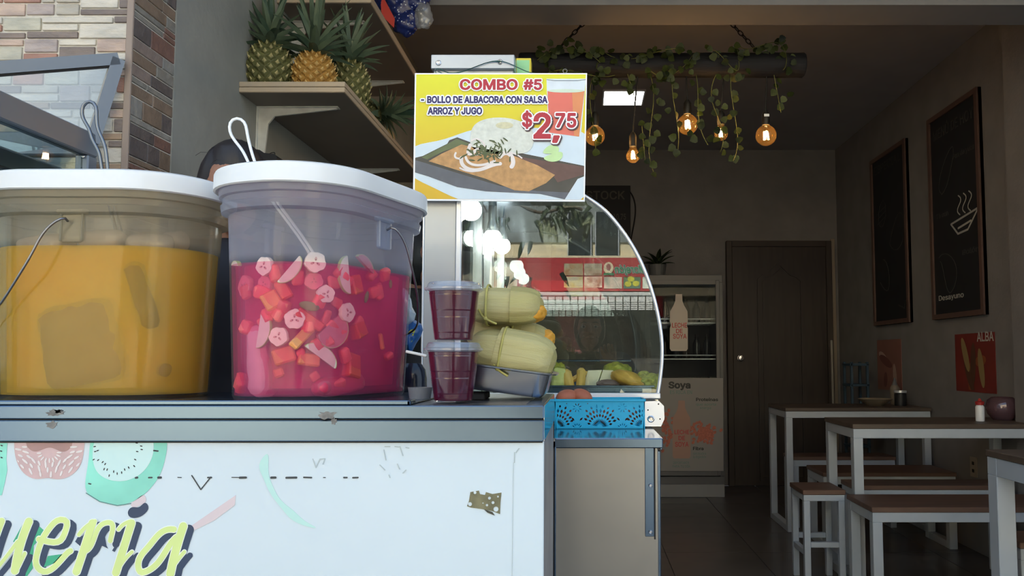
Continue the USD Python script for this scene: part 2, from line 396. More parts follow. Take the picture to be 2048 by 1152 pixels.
part(cart, 'edge_strip', cbox(XC - .03, XC - .0005, YC + .03, YR, zc(883), zc(811.5), .0015), m_steel)
part(cart, 'shadow_gap', box(-1.95, XC - .002, YC + .004, YC + .028, zc(886), zc(836)), m_dark)
part(cart, 'worktop', cbox(-1.95, XC - .03, YC + .03, YR, zc(838), zC - .0005, .001), m_steel_d)
for sx in (-1.9, XC - .05):
    for sy in (YC + .06, YR - .06):
        part(cart, 'caster_wheel', mv(rot(lathe([(.001, -.012), (.028, -.012), (.03, -.008), (.03, .008), (.028, .012), (.001, .012)], 20), 90, [0, 1, 0], (0, 0, 0)), sx, sy, .03), m_dark)
# flat print and wear on the front panel
def A(pts): return [tuple(at(x, y, YC + .006)[[0, 2]]) for x, y in pts]
def C(pts, sc=4.876, ox=0, oy=960): return A([(ox + x / sc, oy + y / sc) for x, y in pts])
PX = YC / FPX
def art(name, g, k, m, label=None):
    g = g.buffer(0)
    if g.is_empty: return
    part(cart, name, plate(g, (0, YC + .006 - .00025 * k, 0), .00025), m, label=label, kind='stuff' if len(polys(g)) > 1 else None)
def VP(p): return Polygon(p).buffer(0)
def smooth_poly(pts, n=60): return VP(spline(A(pts), n, True))
topline = sbox(-3, -3, 3, zc(885.5))
mint = mat('print_mint', (140, 220, 200), .45, var=.12, scale=12); mint_l = mat('print_mint_pale', (200, 230, 228), .45)
navy = mat('print_navy', (44, 62, 88), .45, var=.1, scale=20); lime = mat('print_lime', (214, 232, 150), .45, var=.05, scale=20); green = mat('print_green', (60, 170, 130), .45, var=.1, scale=20)
pale_pink = mat('print_pale_pink', (214, 200, 204), .45); rose = mat('print_rose', (206, 176, 176), .45, var=.1, scale=30); rose_d = mat('print_rose_dark', (168, 132, 128), .45, var=.1, scale=30)
cream = mat('print_cream', (224, 216, 214), .45); ink = mat('print_ink', (52, 58, 62), .5); grey_ink = mat('print_grey', (176, 190, 194), .5)
kiwi = smooth_poly([(186, 872), (262, 860), (333, 880), (331, 915), (322, 945), (305, 972), (280, 995), (250, 1008), (222, 1009), (195, 1000), (174, 984), (172, 955), (178, 915)]).intersection(topline)
art('kiwi_print', kiwi, 1, mint)
art('kiwi_print', smooth_poly([(196, 872), (262, 862), (305, 880), (300, 925), (270, 955), (232, 962), (196, 945), (186, 915)]).intersection(topline), 2, mint_l)
edge = LineString(A([(173, 986), (200, 1003), (235, 1011), (262, 1007)])).buffer(.9 * PX); art('kiwi_print', edge, 2, mat('print_teal_dark', (96, 140, 136), .5))
seeds = [ell(*A([(x, y)])[0], 1.1 * PX, 2.6 * PX, a) for x, y, a in [(190, 893, -80), (196, 901, -70), (191, 903, -80), (188, 919, -60), (197, 920, -50), (206, 924, -40), (211, 928, -30), (209, 938, -20), (215, 939, -20), (219, 951, -10), (228, 943, 0), (235, 947, 5), (244, 945, 10), (250, 939, 20), (258, 935, 30), (269, 932, 40), (271, 919, 60), (275, 903, 80), (283, 892, 80), (284, 899, 80), (274, 886, 80)]]
art('kiwi_seed_print', unary_union(seeds), 3, ink)
art('kiwi_print', VP(A([(-40, 886), (15, 886), (13, 920), (15, 940), (10, 965), (4, 990), (-40, 1000)])), 1, mint)
art('kiwi_seed_print', unary_union([ell(*A([(x, y)])[0], 1.2 * PX, 2.4 * PX, 70) for x, y in [(4, 891), (3, 902), (4, 915)]]), 3, ink)
grape = smooth_poly([(32, 870), (100, 862), (168, 872), (168, 900), (160, 932), (140, 952), (110, 958), (97, 956), (75, 958), (48, 946), (33, 920), (29, 895)]).intersection(topline)
art('grapefruit_print', grape, 1, rose)
art('grapefruit_print', smooth_poly([(56, 870), (100, 862), (142, 872), (144, 890), (130, 903), (100, 895), (70, 903), (54, 890)]).intersection(topline), 2, rose_d)
drops = []
for k in range(34):
    a = math.pi * (k + .5) / 34 + math.pi; r = 44 + 12 * (k % 3); cx, cy = 99 + r * 1.12 * math.cos(a), 892 - r * .85 * math.sin(a)
    if cy < 890: continue
    drops.append(ell(*A([(cx, cy)])[0], 2.1 * PX, (5.5 + (k % 2) * 2) * PX, math.degrees(a) + 90 if False else -math.degrees(a) + 90))
for a in range(0, 181, 22):
    drops.append(ell(*A([(99 + 20 * math.cos(math.radians(a)), 905 + 16 * math.sin(math.radians(a)))])[0], 1.6 * PX, 5 * PX, 90 - a))
art('grapefruit_pulp_print', unary_union(drops).intersection(grape.buffer(-2 * PX)), 3, cream)
art('leaf_print', smooth_poly([(534, 908), (537, 940), (545, 970), (562, 1000), (588, 1022), (615, 1045), (632, 1055), (600, 1048), (566, 1020), (540, 985), (524, 950), (519, 928)]), 1, mat('print_mint_faint', (186, 226, 220), .45))
art('leaf_print', VP(A([(382, 1052), (440, 1012), (472, 990), (470, 1010), (430, 1040), (386, 1062)])), 1, pale_pink)
dash = [line(A([(x, 955 + .4 * math.sin(x)), (x + l, 955)]), w * PX) for x, l, w in [(272, 3, 4), (298, 6, 3), (317, 5, 4.5), (356, 7, 1.5), (464, 22, 1.6), (480, 12, 4.2), (543, 8, 4.5), (573, 20, 4), (608, 15, 3), (647, 4, 1.5), (688, 6, 3), (706, 10, 3)]]
dash += [line(A([(384, 951), (402, 979), (422, 954)]), 2.2 * PX), line(A([(416, 955), (423, 955)]), 3 * PX), line(A([(308, 901), (316, 902)]), 3 * PX), line(A([(178, 967), (182, 968)]), 2.4 * PX)]
art('ink_mark', unary_union(dash), 2, ink)
sc_ = [line(A([(626, 918), (632, 935), (640, 918), (650, 917), (646, 928)]), 1.8 * PX)] + [line(A([(x, y), (x + dx, y + dy)]), 2 * PX) for x, y, dx, dy in [(768, 900, 4, 20), (800, 893, 6, 18), (760, 930, 10, 10), (795, 928, 4, 10), (806, 946, 6, -6), (778, 950, 2, 5), (790, 893, 8, 1), (812, 895, 6, 1), (770, 893, 10, 0), (1032, 905, 6, -8), (1029, 905, 0, 20)]]
art('faded_print', unary_union(sc_), 2, grey_ink)
art('panel_seam', line(A([(1027, 925), (1024, 1160)]), 1.2 * PX), 1, mat('print_seam', (190, 204, 208), .5))
torn = VP(A([(938, 1002), (941, 984), (958, 981), (960, 988), (970, 990), (972, 984), (985, 988), (1003, 985), (1001, 1005), (1000, 1028), (985, 1022), (965, 1018), (942, 1015), (934, 1012)])).difference(unary_union([ell(*A([(x, y)])[0], r * PX) for x, y, r in [(940, 1008, 4), (974, 1010, 2.5), (979, 996, 3), (986, 1005, 3), (992, 1018, 5), (966, 1006, 1.5), (950, 985, 3), (996, 993, 2)]]))
art('torn_sticker_residue', torn, 2, mat('glue_olive', (116, 112, 84), .6, var=.25, scale=60), label='olive patch of torn sticker glue')
art('torn_sticker_residue', VP(A([(968, 1018), (985, 1024), (990, 1031), (975, 1025)])), 3, mat('glue_dark', (70, 68, 56), .7))
# brush lettering "ueria"
STROKES = [([(20, 400), (-25, 520), (-80, 700)], 62), ([(-60, 900), (40, 780), (175, 600)], 34), ([(285, 405), (215, 590), (150, 880)], 74), ([(165, 880), (205, 800), (245, 715)], 34),
           ([(385, 575), (480, 600), (590, 590), (640, 500), (650, 400), (590, 385), (500, 450), (420, 570), (365, 720), (360, 830), (425, 890), (540, 840), (690, 690)], 52),
           ([(775, 530), (850, 450), (930, 400)], 36), ([(905, 420), (840, 620), (750, 890)], 72), ([(820, 700), (930, 540), (1020, 420), (1090, 420), (1100, 500), (1080, 590)], 44),
           ([(1160, 480), (1210, 430), (1280, 400)], 34), ([(1285, 420), (1225, 610), (1135, 900)], 72), ([(1180, 830), (1230, 760), (1290, 700)], 32),
           ([(1700, 480), (1590, 500), (1450, 650), (1350, 820), (1375, 895), (1450, 880), (1590, 740), (1720, 560)], 54), ([(1790, 450), (1730, 640), (1665, 910)], 76), ([(1700, 830), (1750, 760), (1800, 700)], 34)]
letters = unary_union([LineString(spline(C(p), 40)).buffer(w / 2 / 4.876 * PX, cap_style=1) for p, w in STROKES])
sh = affinity.translate(letters.buffer(2.2 * PX), 11 * PX, -7 * PX)
low = sbox(-2, .4, 0, 1.2)
art('lettering_shadow', unary_union([sh, VP(C([(735, 600), (770, 540), (880, 560), (850, 700)])), VP(C([(930, 560), (1010, 470), (1040, 640), (1080, 710), (1180, 560), (1150, 440), (1240, 440), (1200, 560), (1120, 700), (1000, 640), (930, 700)]))]).difference(letters), 2, navy)
art('lettering_shadow', VP(C([(240, 400), (340, 415), (430, 490), (400, 560), (330, 640), (320, 860), (250, 960), (200, 900), (240, 700), (130, 600)])).difference(letters), 1, green)
art('lettering_shadow', VP(C([(470, 740), (620, 720), (560, 800), (430, 850)])).difference(letters), 3, green)
art('lettering_glow', letters.buffer(1.6 * PX), 3, mat('print_offwhite', (232, 240, 232), .45))
art('lettering', letters, 4, lime)
bean = VP(spline(C([(1250, 310), (1290, 265), (1360, 262), (1420, 222), (1448, 260), (1410, 330), (1330, 368), (1262, 352)]), 40, True)); art('accent_print', bean, 2, navy)
art('accent_print', VP(spline(C([(1280, 250), (1330, 190), (1410, 150), (1425, 200), (1350, 255), (1300, 268)]), 40, True)), 1, pale_pink)
# tape scraps on the strips
def scrap(px, py, w, h, m, seed, y):
    r = np.random.default_rng(seed); a = np.linspace(0, 2 * math.pi, 22)[:-1]; rad = r.uniform(.45, 1, 21)
    c = at(px, py, y)
    return plate(Polygon(np.column_stack([c[0] + w * PX * rad * np.cos(a), c[2] + h * PX * rad * np.sin(a)])).buffer(0), (0, y, 0), .0006)
sg = mat('scrap_grey', (120, 118, 114), .6, var=.35, scale=90, coords='object')
for px, py, w, h, s in [(110, 826, 22, 9, 1), (104, 849, 16, 9, 2), (655, 830, 26, 10, 3), (668, 842, 7, 8, 4), (118, 822, 10, 5, 5)]:
    part(cart, 'tape_scrap', scrap(px, py, w, h, sg, s, YC), sg if s != 5 else ink, label='torn grey tape scrap')
# the tray under the buckets
z1 = zc(800.5, 1.268)
XT = float(at(823, 805, 1.268)[0])
tr = thing('bucket_tray', 'flat steel tray with a low front lip under both juice buckets', 'tray', (-.9, 1.45, zC))
part(tr, 'tray_base', cbox(-1.9, XT, 1.262, 1.675, zC, zC + .0025, .001), m_steel)
part(tr, 'tray_lip', [cbox(-1.9, XT, 1.26, 1.266, zC, z1, .0015), cbox(XT - .006, XT, 1.26, 1.30, zC, z1, .0015)], m_steel)

# ------------------------------------------------------------------ the two buckets
BZ = zC + .003
m_bk = glassmat('bucket_plastic', (238, 240, 242), .018, .4, .12, haze=.36, hazecol=(206, 214, 232), zline=.235, translucent=True)
m_bky = glassmat('bucket_plastic_aged', (236, 234, 226), .018, .4, .12, haze=.40, hazecol=(208, 200, 178), zline=.268, translucent=True)
m_lid = mat('lid_white', (228, 232, 234), .42, var=.03, scale=8)
m_wire = mat('wire_zinc', (150, 150, 152), .3, 1.0)
WS, WL = .224, .352               # short and long side of the body at the foot
def dims(z): k = z / .33; return WS + .022 * k, WL + .022 * k
def outline(z, off=0., n=12):
    w, l = dims(z); return rr(l + 2 * off, w + 2 * off, .112 + off, n)
def bucket(label, mbody, loc, rz, ladle, wire_side):
    t = thing('juice_bucket', label, 'bucket', loc, rz)
    P = [(.002, -.012), (.0, -.003), (.006, 0.), (.02, .0), (.10, 0.), (.2, 0.), (.316, 0.), (.32, .011), (.332, .0125), (.334, .009), (.344, .009), (.346, .014), (.366, .016)]
    body = loft([ring(outline(0, -.02), .003)] + [ring(outline(z, o), z) for z, o in P], cap=False)
    bot = loft([ring(outline(0, -.02), .0), ring(outline(0, -.02), .003)])
    part(t, 'body', cat([body, bot]), mbody, 40, world=False)
    lid = loft([ring(outline(.33, .014), .359), ring(outline(.33, .021), .357), ring(outline(.33, .0245), .359), ring(outline(.33, .0245), .384), ring(outline(.33, .022), .390), ring(outline(.33, .014), .3935), ring(outline(.33, -.03), .3915), ring(outline(.33, -.06), .392)])
    part(t, 'lid', lid, m_lid, 35, world=False)
    w = dims(.30)[0] / 2
    for s in (1, -1):
        e = [cbox(-.026, .026, s * (w - .004), s * (w + .007), .318, .326), cbox(-.02, -.0165, s * (w - .002), s * (w + .006), .27, .32), cbox(.0165, .02, s * (w - .002), s * (w + .006), .27, .32), cbox(-.017, .017, s * (w - .003), s * (w + .003), .268, .318)]
        part(t, 'handle_ear', e, mbody, world=False)
    x = wire_side; L = dims(.2)[1] / 2
    pts = [(.006 * x, -w - .004, .305), (.006 * x, -w - .016, .308), (x * .02, -w - .024, .296), (x * .045, -w - .03, .25), (x * .075, -w - .026, .20), (x * .12, -w - .004, .155), (x * (L + .02), -.05, .12), (x * (L + .032), 0, .112), (x * (L + .02), .05, .12),
           (x * .12, w + .004, .155), (x * .075, w + .026, .20), (x * .045, w + .03, .25), (x * .02, w + .024, .296), (.006 * x, w + .016, .308), (.006 * x, w + .004, .305)]
    part(t, 'bail_handle', tube(spline(pts, 90), .0021, 8), m_wire, True, world=False)
    return t
LB = np.array([-.880, 1.486, BZ]); RB = np.array([-.482, 1.489, BZ]); RA = -19.
bucket('left plastic bucket of orange juice with white lid and wire bail', m_bky, LB, 0, None, -1)
bucket('right plastic bucket of pink fruit punch with white lid', m_bk, RB, 90 + RA, None, 1)
def to_local(p, c, rz):
    a = math.radians(-rz); d = np.asarray(p) - c
    return np.array([d[0] * math.cos(a) - d[1] * math.sin(a), d[0] * math.sin(a) + d[1] * math.cos(a), d[2]])
def sdf(q):
    w, l = dims(max(q[2], 0)); r = .112
    e = np.abs(q[:2]) - (np.array([l, w]) / 2 - r)
    return np.linalg.norm(np.maximum(e, 0)) + min(max(e), 0) - r
def hit(px, py, inset, c, rz):
    """where the sight line of a pixel reaches a depth under the bucket's wall, and the wall's outward normal there"""
    d = ray(px, py); t = 1.1
    while t < 2.2:
        p = np.array([0, 0, HC]) + d * t
        q = to_local(p, c, rz); s = sdf(q)
        if s < -inset: break
        t += max(.0004, .5 * (s + inset))
    e = 1e-4
    g = np.array([sdf(to_local(p + [e, 0, 0], c, rz)) - s, sdf(to_local(p + [0, e, 0], c, rz)) - s, 0]); g /= np.linalg.norm(g) + 1e-9
    return p, g
def liquid(name, label, cat_, c, rz, top, mshell, mcore, mtop, core_in, label2):
    t = thing(name, label, cat_, c, rz)
    zt_ = top - c[2]
    zs = np.linspace(.006, zt_, 8)
    for o in (.0035, .0035 + (core_in - .0035) / 3, .0035 + (core_in - .0035) * 2 / 3):     # milky layers, one within the other: what lies deeper shows fainter
        part(t, 'liquid_layer', loft([ring(outline(z, -o), z) for z in np.linspace(.006 + o * .3, zt_ - (o - .0035) * .12, 8)]), mshell, 40, world=False)
    part(t, 'cloudy_core', loft([ring(outline(z, -core_in), z) for z in np.linspace(.02, zt_ - .002, 6)]), mcore, 40, world=False)
    return t
def semi(name, col, fac, tint, rough=.15, var=.1, col2=None):
    """a cloudy liquid's skin: part clear, part milky"""
    if name in MATS: return MATS[name]
    MATS[name] = usdkit.material(stage, '/World/Looks/' + name, {
        't': ('texture_coordinate', {}), 'n': ('noise_texture', {'scale': 9.0, 'detail': 3.0}), 'r': ('rgb_ramp', {'ramp': [(.3, lin(col)), (.7, lin(col2 or col))]}),
        'a': ('transparent_bsdf', {'color': lin(tint)}), 'd': ('diffuse_bsdf', {}), 'u': ('translucent_bsdf', {}), 'x': ('mix_closure', {'fac': .3}), 'm': ('mix_closure', {'fac': fac})},
        [('t.object', 'n.vector'), ('n.fac', 'r.fac'), ('r.color', 'd.color'), ('r.color', 'u.color'), ('d.BSDF', 'x.closure1'), ('u.BSDF', 'x.closure2'), ('a.BSDF', 'm.closure1'), ('x.closure', 'm.closure2')], surface='m.closure')
    return MATS[name]
TOPL = float(at(200, 489, 1.36)[2]); TOPR = float(at(600, 525, 1.33)[2])
m_or = semi('orange_juice', (255, 226, 104), .38, (255, 248, 228), col2=(254, 214, 84)); m_orc = mat('orange_juice_core', (252, 204, 60), .5)
m_pk = semi('pink_punch', (252, 96, 150), .17, (255, 236, 243), col2=(240, 60, 132)); m_pkc = mat('pink_punch_core', (248, 62, 126), .5, var=.1, scale=14)
liquid('orange_juice', 'cloudy orange juice filling the left bucket', 'juice', LB, 0, TOPL, m_or, m_orc, None, .032, '')
liquid('fruit_punch', 'bright pink fruit punch filling the right bucket', 'juice', RB, 90 + RA, TOPR, m_pk, m_pkc, None, .024, '')
def frame(n, roll, tilt=(0, 0)):
    """rotation whose z looks along n, rolled about it"""
    n = np.asarray(n, float) + np.array([tilt[0], 0, tilt[1]]); n /= np.linalg.norm(n)
    a = np.cross([0, 0, 1.], n); a /= np.linalg.norm(a); b = np.cross(n, a); r = math.radians(roll)
    return np.column_stack([a * math.cos(r) + b * math.sin(r), b * math.cos(r) - a * math.sin(r), n])
PM = 1.335 / FPX                       # metres per pixel at the bucket's front
# ice in the orange juice
m_ice = mat('ice_cloudy', (132, 92, 64), .3, var=.12, scale=20)
m_icec = glassmat('ice_clear', (235, 232, 226), .06, .7, .05, haze=.45, hazecol=(214, 196, 176))
def ice(px, py, w, h, d, roll, inset, label, c=LB, rz=0, m=None, round_=.022):
    p, n = hit(px, py, inset, c, rz)
    g = trimesh.creation.box([w * PM, h * PM, d]).subdivide().subdivide().subdivide()
    v = g.vertices; hs = np.array([w * PM, h * PM, d]) / 2 - round_; hs = np.maximum(hs, .002)
    k = np.clip(v, -hs, hs); dv = v - k; dv /= np.maximum(np.linalg.norm(dv, axis=1, keepdims=True), 1e-9); g.vertices = k + dv * min(round_, d / 2) * (.85 + .3 * meshkit.noise(v * 60, 3))[:, None]
    t = thing('ice_block', label, 'ice', p - n * d / 2, rot=frame(n, roll))
    part(t, 'ice', g, m or m_ice, True, world=False)
ice(152, 688, 165, 180, .06, 12, .007, 'big square ice block sunk in the middle of the orange juice')
ice(283, 590, 34, 160, .03, 17, .009, 'long thin ice sliver in the orange juice right of the big block')
ice(333, 740, 18, 56, .02, -14, .009, 'small ice sliver low in the orange juice near the pink bucket')
for px, py, w, h, l in [(300, 478, 92, 40, 'wide ice lump floating on the orange juice below the ladle'), (372, 474, 46, 40, 'clear ice lump floating at the right end of the orange juice'), (190, 470, 90, 36, 'ice lump floating on the orange juice beside the bail ear'), (70, 480, 110, 34, 'ice lump floating on the orange juice at the left edge')]:
    ice(px, py + 8, w, h, .05, 4, .03, l, m=m_icec, round_=.016)
# fruit in the punch
m_ban = mat('banana_flesh', (250, 222, 206), .5, var=.08, scale=120); m_banc = mat('banana_core', (214, 150, 140), .5); m_bans = mat('banana_seed', (86, 50, 50), .5)
def banana(px, py, r, roll, label, inset=.006, sx=1., m=None, tilt=(0, 0)):
    p, n = hit(px, py, inset, RB, 90 + RA)
    t = thing('banana_slice', label, 'banana slice', p - n * .004, rot=frame(n, roll, tilt))
    a = np.arange(28) * 2 * math.pi / 28; R = r * PM * (1 + .05 * np.sin(a * 5 + roll) + .03 * np.sin(a * 9))
    def rg(k, z): return np.column_stack([R * k * np.cos(a) * sx, R * k * np.sin(a), np.full(28, z)])
    part(t, 'flesh', loft([rg(.94, -.005), rg(1, -.003), rg(1, .002), rg(.95, .004), rg(.4, .0043)]), m or m_ban, 50, world=False)
    part(t, 'core', plate(unary_union([ell(.3 * r * PM * math.cos(q), .3 * r * PM * math.sin(q), .2 * r * PM, .11 * r * PM, math.degrees(q)) for q in (0.3, 2.4, 4.5)]), (0, 0, .0041), .0005, (1, 0, 0), (0, 1, 0)), m_banc, world=False)
    part(t, 'seed', plate(unary_union([ell(.22 * r * PM * math.cos(q), .22 * r * PM * math.sin(q), .05 * r * PM, .05 * r * PM) for q in (0.3, 2.4, 4.5)]), (0, 0, .0045), .0004, (1, 0, 0), (0, 1, 0)), m_bans, world=False)
m_ban2 = mat('banana_stained', (236, 150, 150), .5, var=.08, scale=120)
for px, py, r, sx, l, mm in [(527, 532, 19, 1, 'banana slice at the liquid line near the left edge of the punch', None), (631, 524, 21, 1, 'banana slice at the liquid line in the middle of the punch', None),
                     (628, 562, 17, 1.1, 'pink-stained banana slice just under the middle one at the liquid line', m_ban2), (653, 588, 18, 1, 'banana slice left of the upright apple half-moon', None), (589, 638, 20, 1, 'banana slice above the long papaya stick', None),
                     (556, 673, 19, 1, 'banana slice right of the apple wedge beside the big ice chunk', None), (697, 625, 20, 1, 'banana slice above the large pink apple half', None), (487, 572, 22, 1.1, 'soft ragged banana slice high at the left of the punch', m_ban2), (528, 568, 16, 1.2, 'soft oval banana slice beside the ragged one', m_ban2)]:
    banana(px, py, r, px * 37 % 360, l, inset=.005 if mm is None else .012, sx=sx, m=mm)
m_app = mat('apple_flesh', (236, 210, 198), .45, var=.06, scale=60); m_apk = mat('apple_stained', (214, 116, 130), .45, var=.1, scale=60); m_skin = mat('apple_skin_green', (190, 196, 130), .4, var=.1, scale=60)
def apple(px, py, w, h, roll, label, m=None, inset=.005, full=.5):
    p, n = hit(px, py, inset, RB, 90 + RA)
    t = thing('apple_slice', label, 'apple slice', p - n * .004, rot=frame(n, roll))
    W, H = w * PM, h * PM
    D = ell(0, 0, W, H / 2); half = D.intersection(sbox(-W * (2 * full - 1) - 1e-5, -1, 1, 1)); half = affinity.translate(half, -W * (1 - full), 0)
    core = half.buffer(-.0012)
    part(t, 'flesh', plate(core, (0, 0, -.003), .006, (1, 0, 0), (0, 1, 0)), m or m_app, world=False)
    part(t, 'skin', plate(half.difference(half.buffer(-.0011)).intersection(affinity.translate(sbox(0, -1, 1, 1), -W * (1 - full) + .002, 0)), (0, 0, -.0031), .0062, (1, 0, 0), (0, 1, 0)), m_skin, world=False)
for a in [(584, 543, 22, 68, -38, 'narrow apple wedge slanting at the liquid line between two banana slices'), (690, 550, 28, 80, 188, 'tall upright apple half-moon at the liquid line'), (527, 660, 28, 76, -8, 'apple half-moon in front of the big pale ice chunk'), (672, 668, 34, 74, -48, 'large pink apple half slice under the round banana slice', m_apk, .007, .75),
          (648, 706, 26, 78, 54, 'thin apple wedge below the large pink apple half'), (735, 524, 20, 66, 62, 'apple slice lying flat at the liquid line on the right', m_apk), (468, 527, 12, 60, 84, 'pale green apple slice at the liquid line at the left edge')]:
    apple(*a)
m_pap = [mat('papaya_orange', (240, 120, 76), .45, var=.08, scale=50), mat('papaya_yellow', (238, 160, 90), .45, var=.08, scale=50), mat('papaya_red', (232, 74, 66), .45, var=.08, scale=50)]
def papaya(px, py, w, h, roll, k, label, inset=.008, tilt=(.2, .2)):
    p, n = hit(px, py, inset, RB, 90 + RA)
    d = min(w, h) * PM * .7
    g = cbox(-w * PM / 2, w * PM / 2, -h * PM / 2, h * PM / 2, -d / 2, d / 2, .0025); g.vertices *= 1 + .12 * (meshkit.noise(g.vertices * 90 + 5, k + int(px)) - .5)[:, None]
    t = thing('papaya_piece', label, 'papaya chunk', p - n * d * .35, rot=frame(n, roll, tilt)); part(t, 'flesh', g, m_pap[k], world=False)
for a in [(541, 602, 34, 38, 32, 0, 'orange papaya cube below the oval banana slice'), (606, 672, 20, 62, -42, 1, 'long yellow papaya stick slanting in the middle of the punch'), (566, 712, 42, 32, 18, 2, 'reddish papaya cube under the stained banana slices low on the left'), (618, 720, 42, 24, -8, 0, 'orange papaya wedge below the long papaya stick'),
          (708, 732, 40, 50, -12, 2, 'big red papaya lump low on the right of the punch'), (722, 660, 38, 34, 20, 2, 'red papaya cube right of the large pink apple half'), (765, 683, 12, 38, 4, 0, 'thin orange papaya strip near the right edge of the punch'), (556, 746, 18, 18, 20, 2, 'small red papaya bit near the bottom of the punch'),
          (457, 600, 10, 90, 0, 0, 'long orange papaya strip along the left edge of the punch'), (714, 570, 34, 40, 12, 2, 'red papaya cube right of the upright apple half-moon'), (620, 640, 60, 20, -36, 2, 'red papaya sliver behind the long papaya stick'), (565, 580, 24, 40, 30, 2, 'pink papaya sliver left of the narrow apple wedge')]:
    papaya(*a)
fr_ = np.random.default_rng(17)
proto = None
for k in range(34):
    for _ in range(40):
        px, py = fr_.uniform(466, 800), fr_.uniform(545, 792)
        p, n = hit(px, py, .013, RB, 90 + RA)
        if n[1] < -.15: break
    if proto is None:
        proto = thing('fruit_chunk', 'blurred reddish fruit chunk deep in the pink punch', 'fruit chunk', p, rot=frame(n, 20), group='blurred fruit chunks deep in the punch')
        g = cbox(-.013, .013, -.011, .011, -.007, .007, .004).subdivide(); g.vertices *= 1 + .2 * (meshkit.noise(g.vertices * 90 + 5, 4) - .5)[:, None]
        part(proto, 'flesh', g, mat('chunk_red', (244, 92, 96), .5, var=.1, scale=50, rand=.18), True, world=False)
    else: dup(proto, p, rot=frame(n, fr_.uniform(0, 360), (fr_.normal() * .3, fr_.normal() * .3)), scale=tuple(fr_.uniform(.6, 1.25, 3)))
m_lime = mat('lime_peel', (120, 130, 70), .5, var=.1, scale=60)
for px, py, w, h, r, l in [(735, 594, 11, 28, 20, 'small green peel bit right of the upright apple half-moon'), (783, 568, 8, 20, 0, 'tiny green peel bit near the right edge of the punch'), (619, 612, 40, 18, 12, 'dark green peel piece in the middle of the punch')]:
    p, n = hit(px, py, .005, RB, 90 + RA)
    t = thing('peel_bit', l, 'fruit peel', p - n * .002, rot=frame(n, -r)); part(t, 'peel', ellipsoid((0, 0, 0), (w * PM / 2, h * PM / 2, .003), 2), m_lime, True, world=False)
m_icep = mat('ice_pink', (226, 150, 166), .3, var=.1, scale=30)
ice(503, 720, 44, 150, .05, 4, .006, 'big pale ice chunk standing low at the left of the punch', RB, 90 + RA, m_icep)
ice(690, 770, 150, 26, .03, 4, .010, 'flat ice piece near the bottom of the punch', RB, 90 + RA, mat('ice_red', (206, 60, 92), .3))
# ladles standing through the lids
def ladle(pts, Y, c, label, m, r, lo):
    P = [at(x, y, Y) for x, y in pts]
    t = thing('juice_ladle', label, 'ladle', (P[0][0], Y, BZ + .02))
    e1, e2 = P[0], P[-1]; lo = np.array([lo[0], lo[1], BZ + .11])
    path = [lo + [-.004, 0, 0], lo + [-.004, 0, .12]] + P + [lo + [.004, 0, .12], lo + [.004, 0, 0]]
    part(t, 'handle', tube(spline(path, 120), r, 8), m, True)
    part(t, 'cup', mv(lathe([(.001, 0), (.026, 0), (.032, .012), (.034, .05), (.032, .05), (.03, .013), (.001, .004)], 24), lo[0], lo[1], BZ + .062), m, True)
ladle([(499, 330), (484, 300), (466, 276), (459, 256), (464, 241), (475, 237), (487, 243), (494, 264), (500, 292), (512, 330)], 1.46, RB, 'white plastic ladle whose looped handle rises from the pink punch bucket', mat('plastic_white', (236, 240, 242), .35), .0028, (-.49, 1.48))
ladle([(203, 333), (196, 300), (185, 279), (177, 256), (166, 236), (164, 220), (169, 208), (180, 203), (190, 210), (193, 227), (196, 258), (207, 284), (215, 333)], 1.5, LB, 'grey metal ladle whose looped handle rises from the orange juice bucket', mat('ladle_metal', (128, 134, 142), .35, .9), .0034, (-.86, 1.5))
# ------------------------------------------------------------------ glass vitrine with a raised lid, left of the buckets
m_pane = glassmat('pane_glass', (244, 250, 248), .055, .85)
m_gf = mat('frame_grey', (122, 130, 140), .4, .5)
VX, VY0, VY1 = -1.105, 1.30, 1.79
va = at(176, 270, VY1); vb = at(150, 312, VY1 - .02)
vit = thing('glass_vitrine', 'small grey-framed glass vitrine with its glazed lid raised, left of the orange juice bucket', 'vitrine', (VX - .25, 1.55, zC))
part(vit, 'top_beam', cbox(VX - .03, VX, VY0, VY1, vb[2], va[2], .003), m_gf); part(vit, 'top_beam', cbox(VX - .5, VX - .03, VY1 - .03, VY1, vb[2], va[2], .003), m_gf); part(vit, 'top_beam', cbox(VX - .5, VX - .03, VY0, VY0 + .03, vb[2], va[2], .003), m_gf)
for x_ in (VX - .03, VX - .5):
    for y_ in (VY0, VY1 - .034): part(vit, 'corner_post', cbox(x_, x_ + .03, y_, y_ + .034, zC + .0032, vb[2], .003), m_gf)
part(vit, 'side_glass', box(VX - .016, VX - .012, VY0 + .03, VY1 - .034, zC + .03, vb[2]), m_pane)
part(vit, 'rear_glass', box(VX - .47, VX - .03, VY1 - .018, VY1 - .014, zC + .03, vb[2]), m_pane)
part(vit, 'base', cbox(VX - .5, VX, VY0, VY1, zC + .0032, zC + .03, .002), m_gf)
part(vit, 'inner_shelf', cbox(VX - .46, VX - .03, VY0 + .04, VY1 - .05, vb[2] - .085, vb[2] - .078, .001), m_steel)
part(vit, 'inner_shelf', cbox(VX - .46, VX - .03, VY0 + .04, VY1 - .05, vb[2] - .045, vb[2] - .041, .001), m_gf)
pA, pB = at(184, 285, VY1 - .005), at(236, 118, YF - .02)
vv = at(-60, 140, 1.62) - pB; pC, pD = pB + vv, pA + vv
def bar(p, q, w, d, n):
    t = q - p; t = t / np.linalg.norm(t); s = np.cross(t, n); s /= np.linalg.norm(s)
    return loft([[c + s * a * w / 2 + n * b * d / 2 for a, b in ((-1, -1), (1, -1), (1, 1), (-1, 1))] for c in (p, q)])
nL = np.cross(vv, pB - pA); nL /= np.linalg.norm(nL)
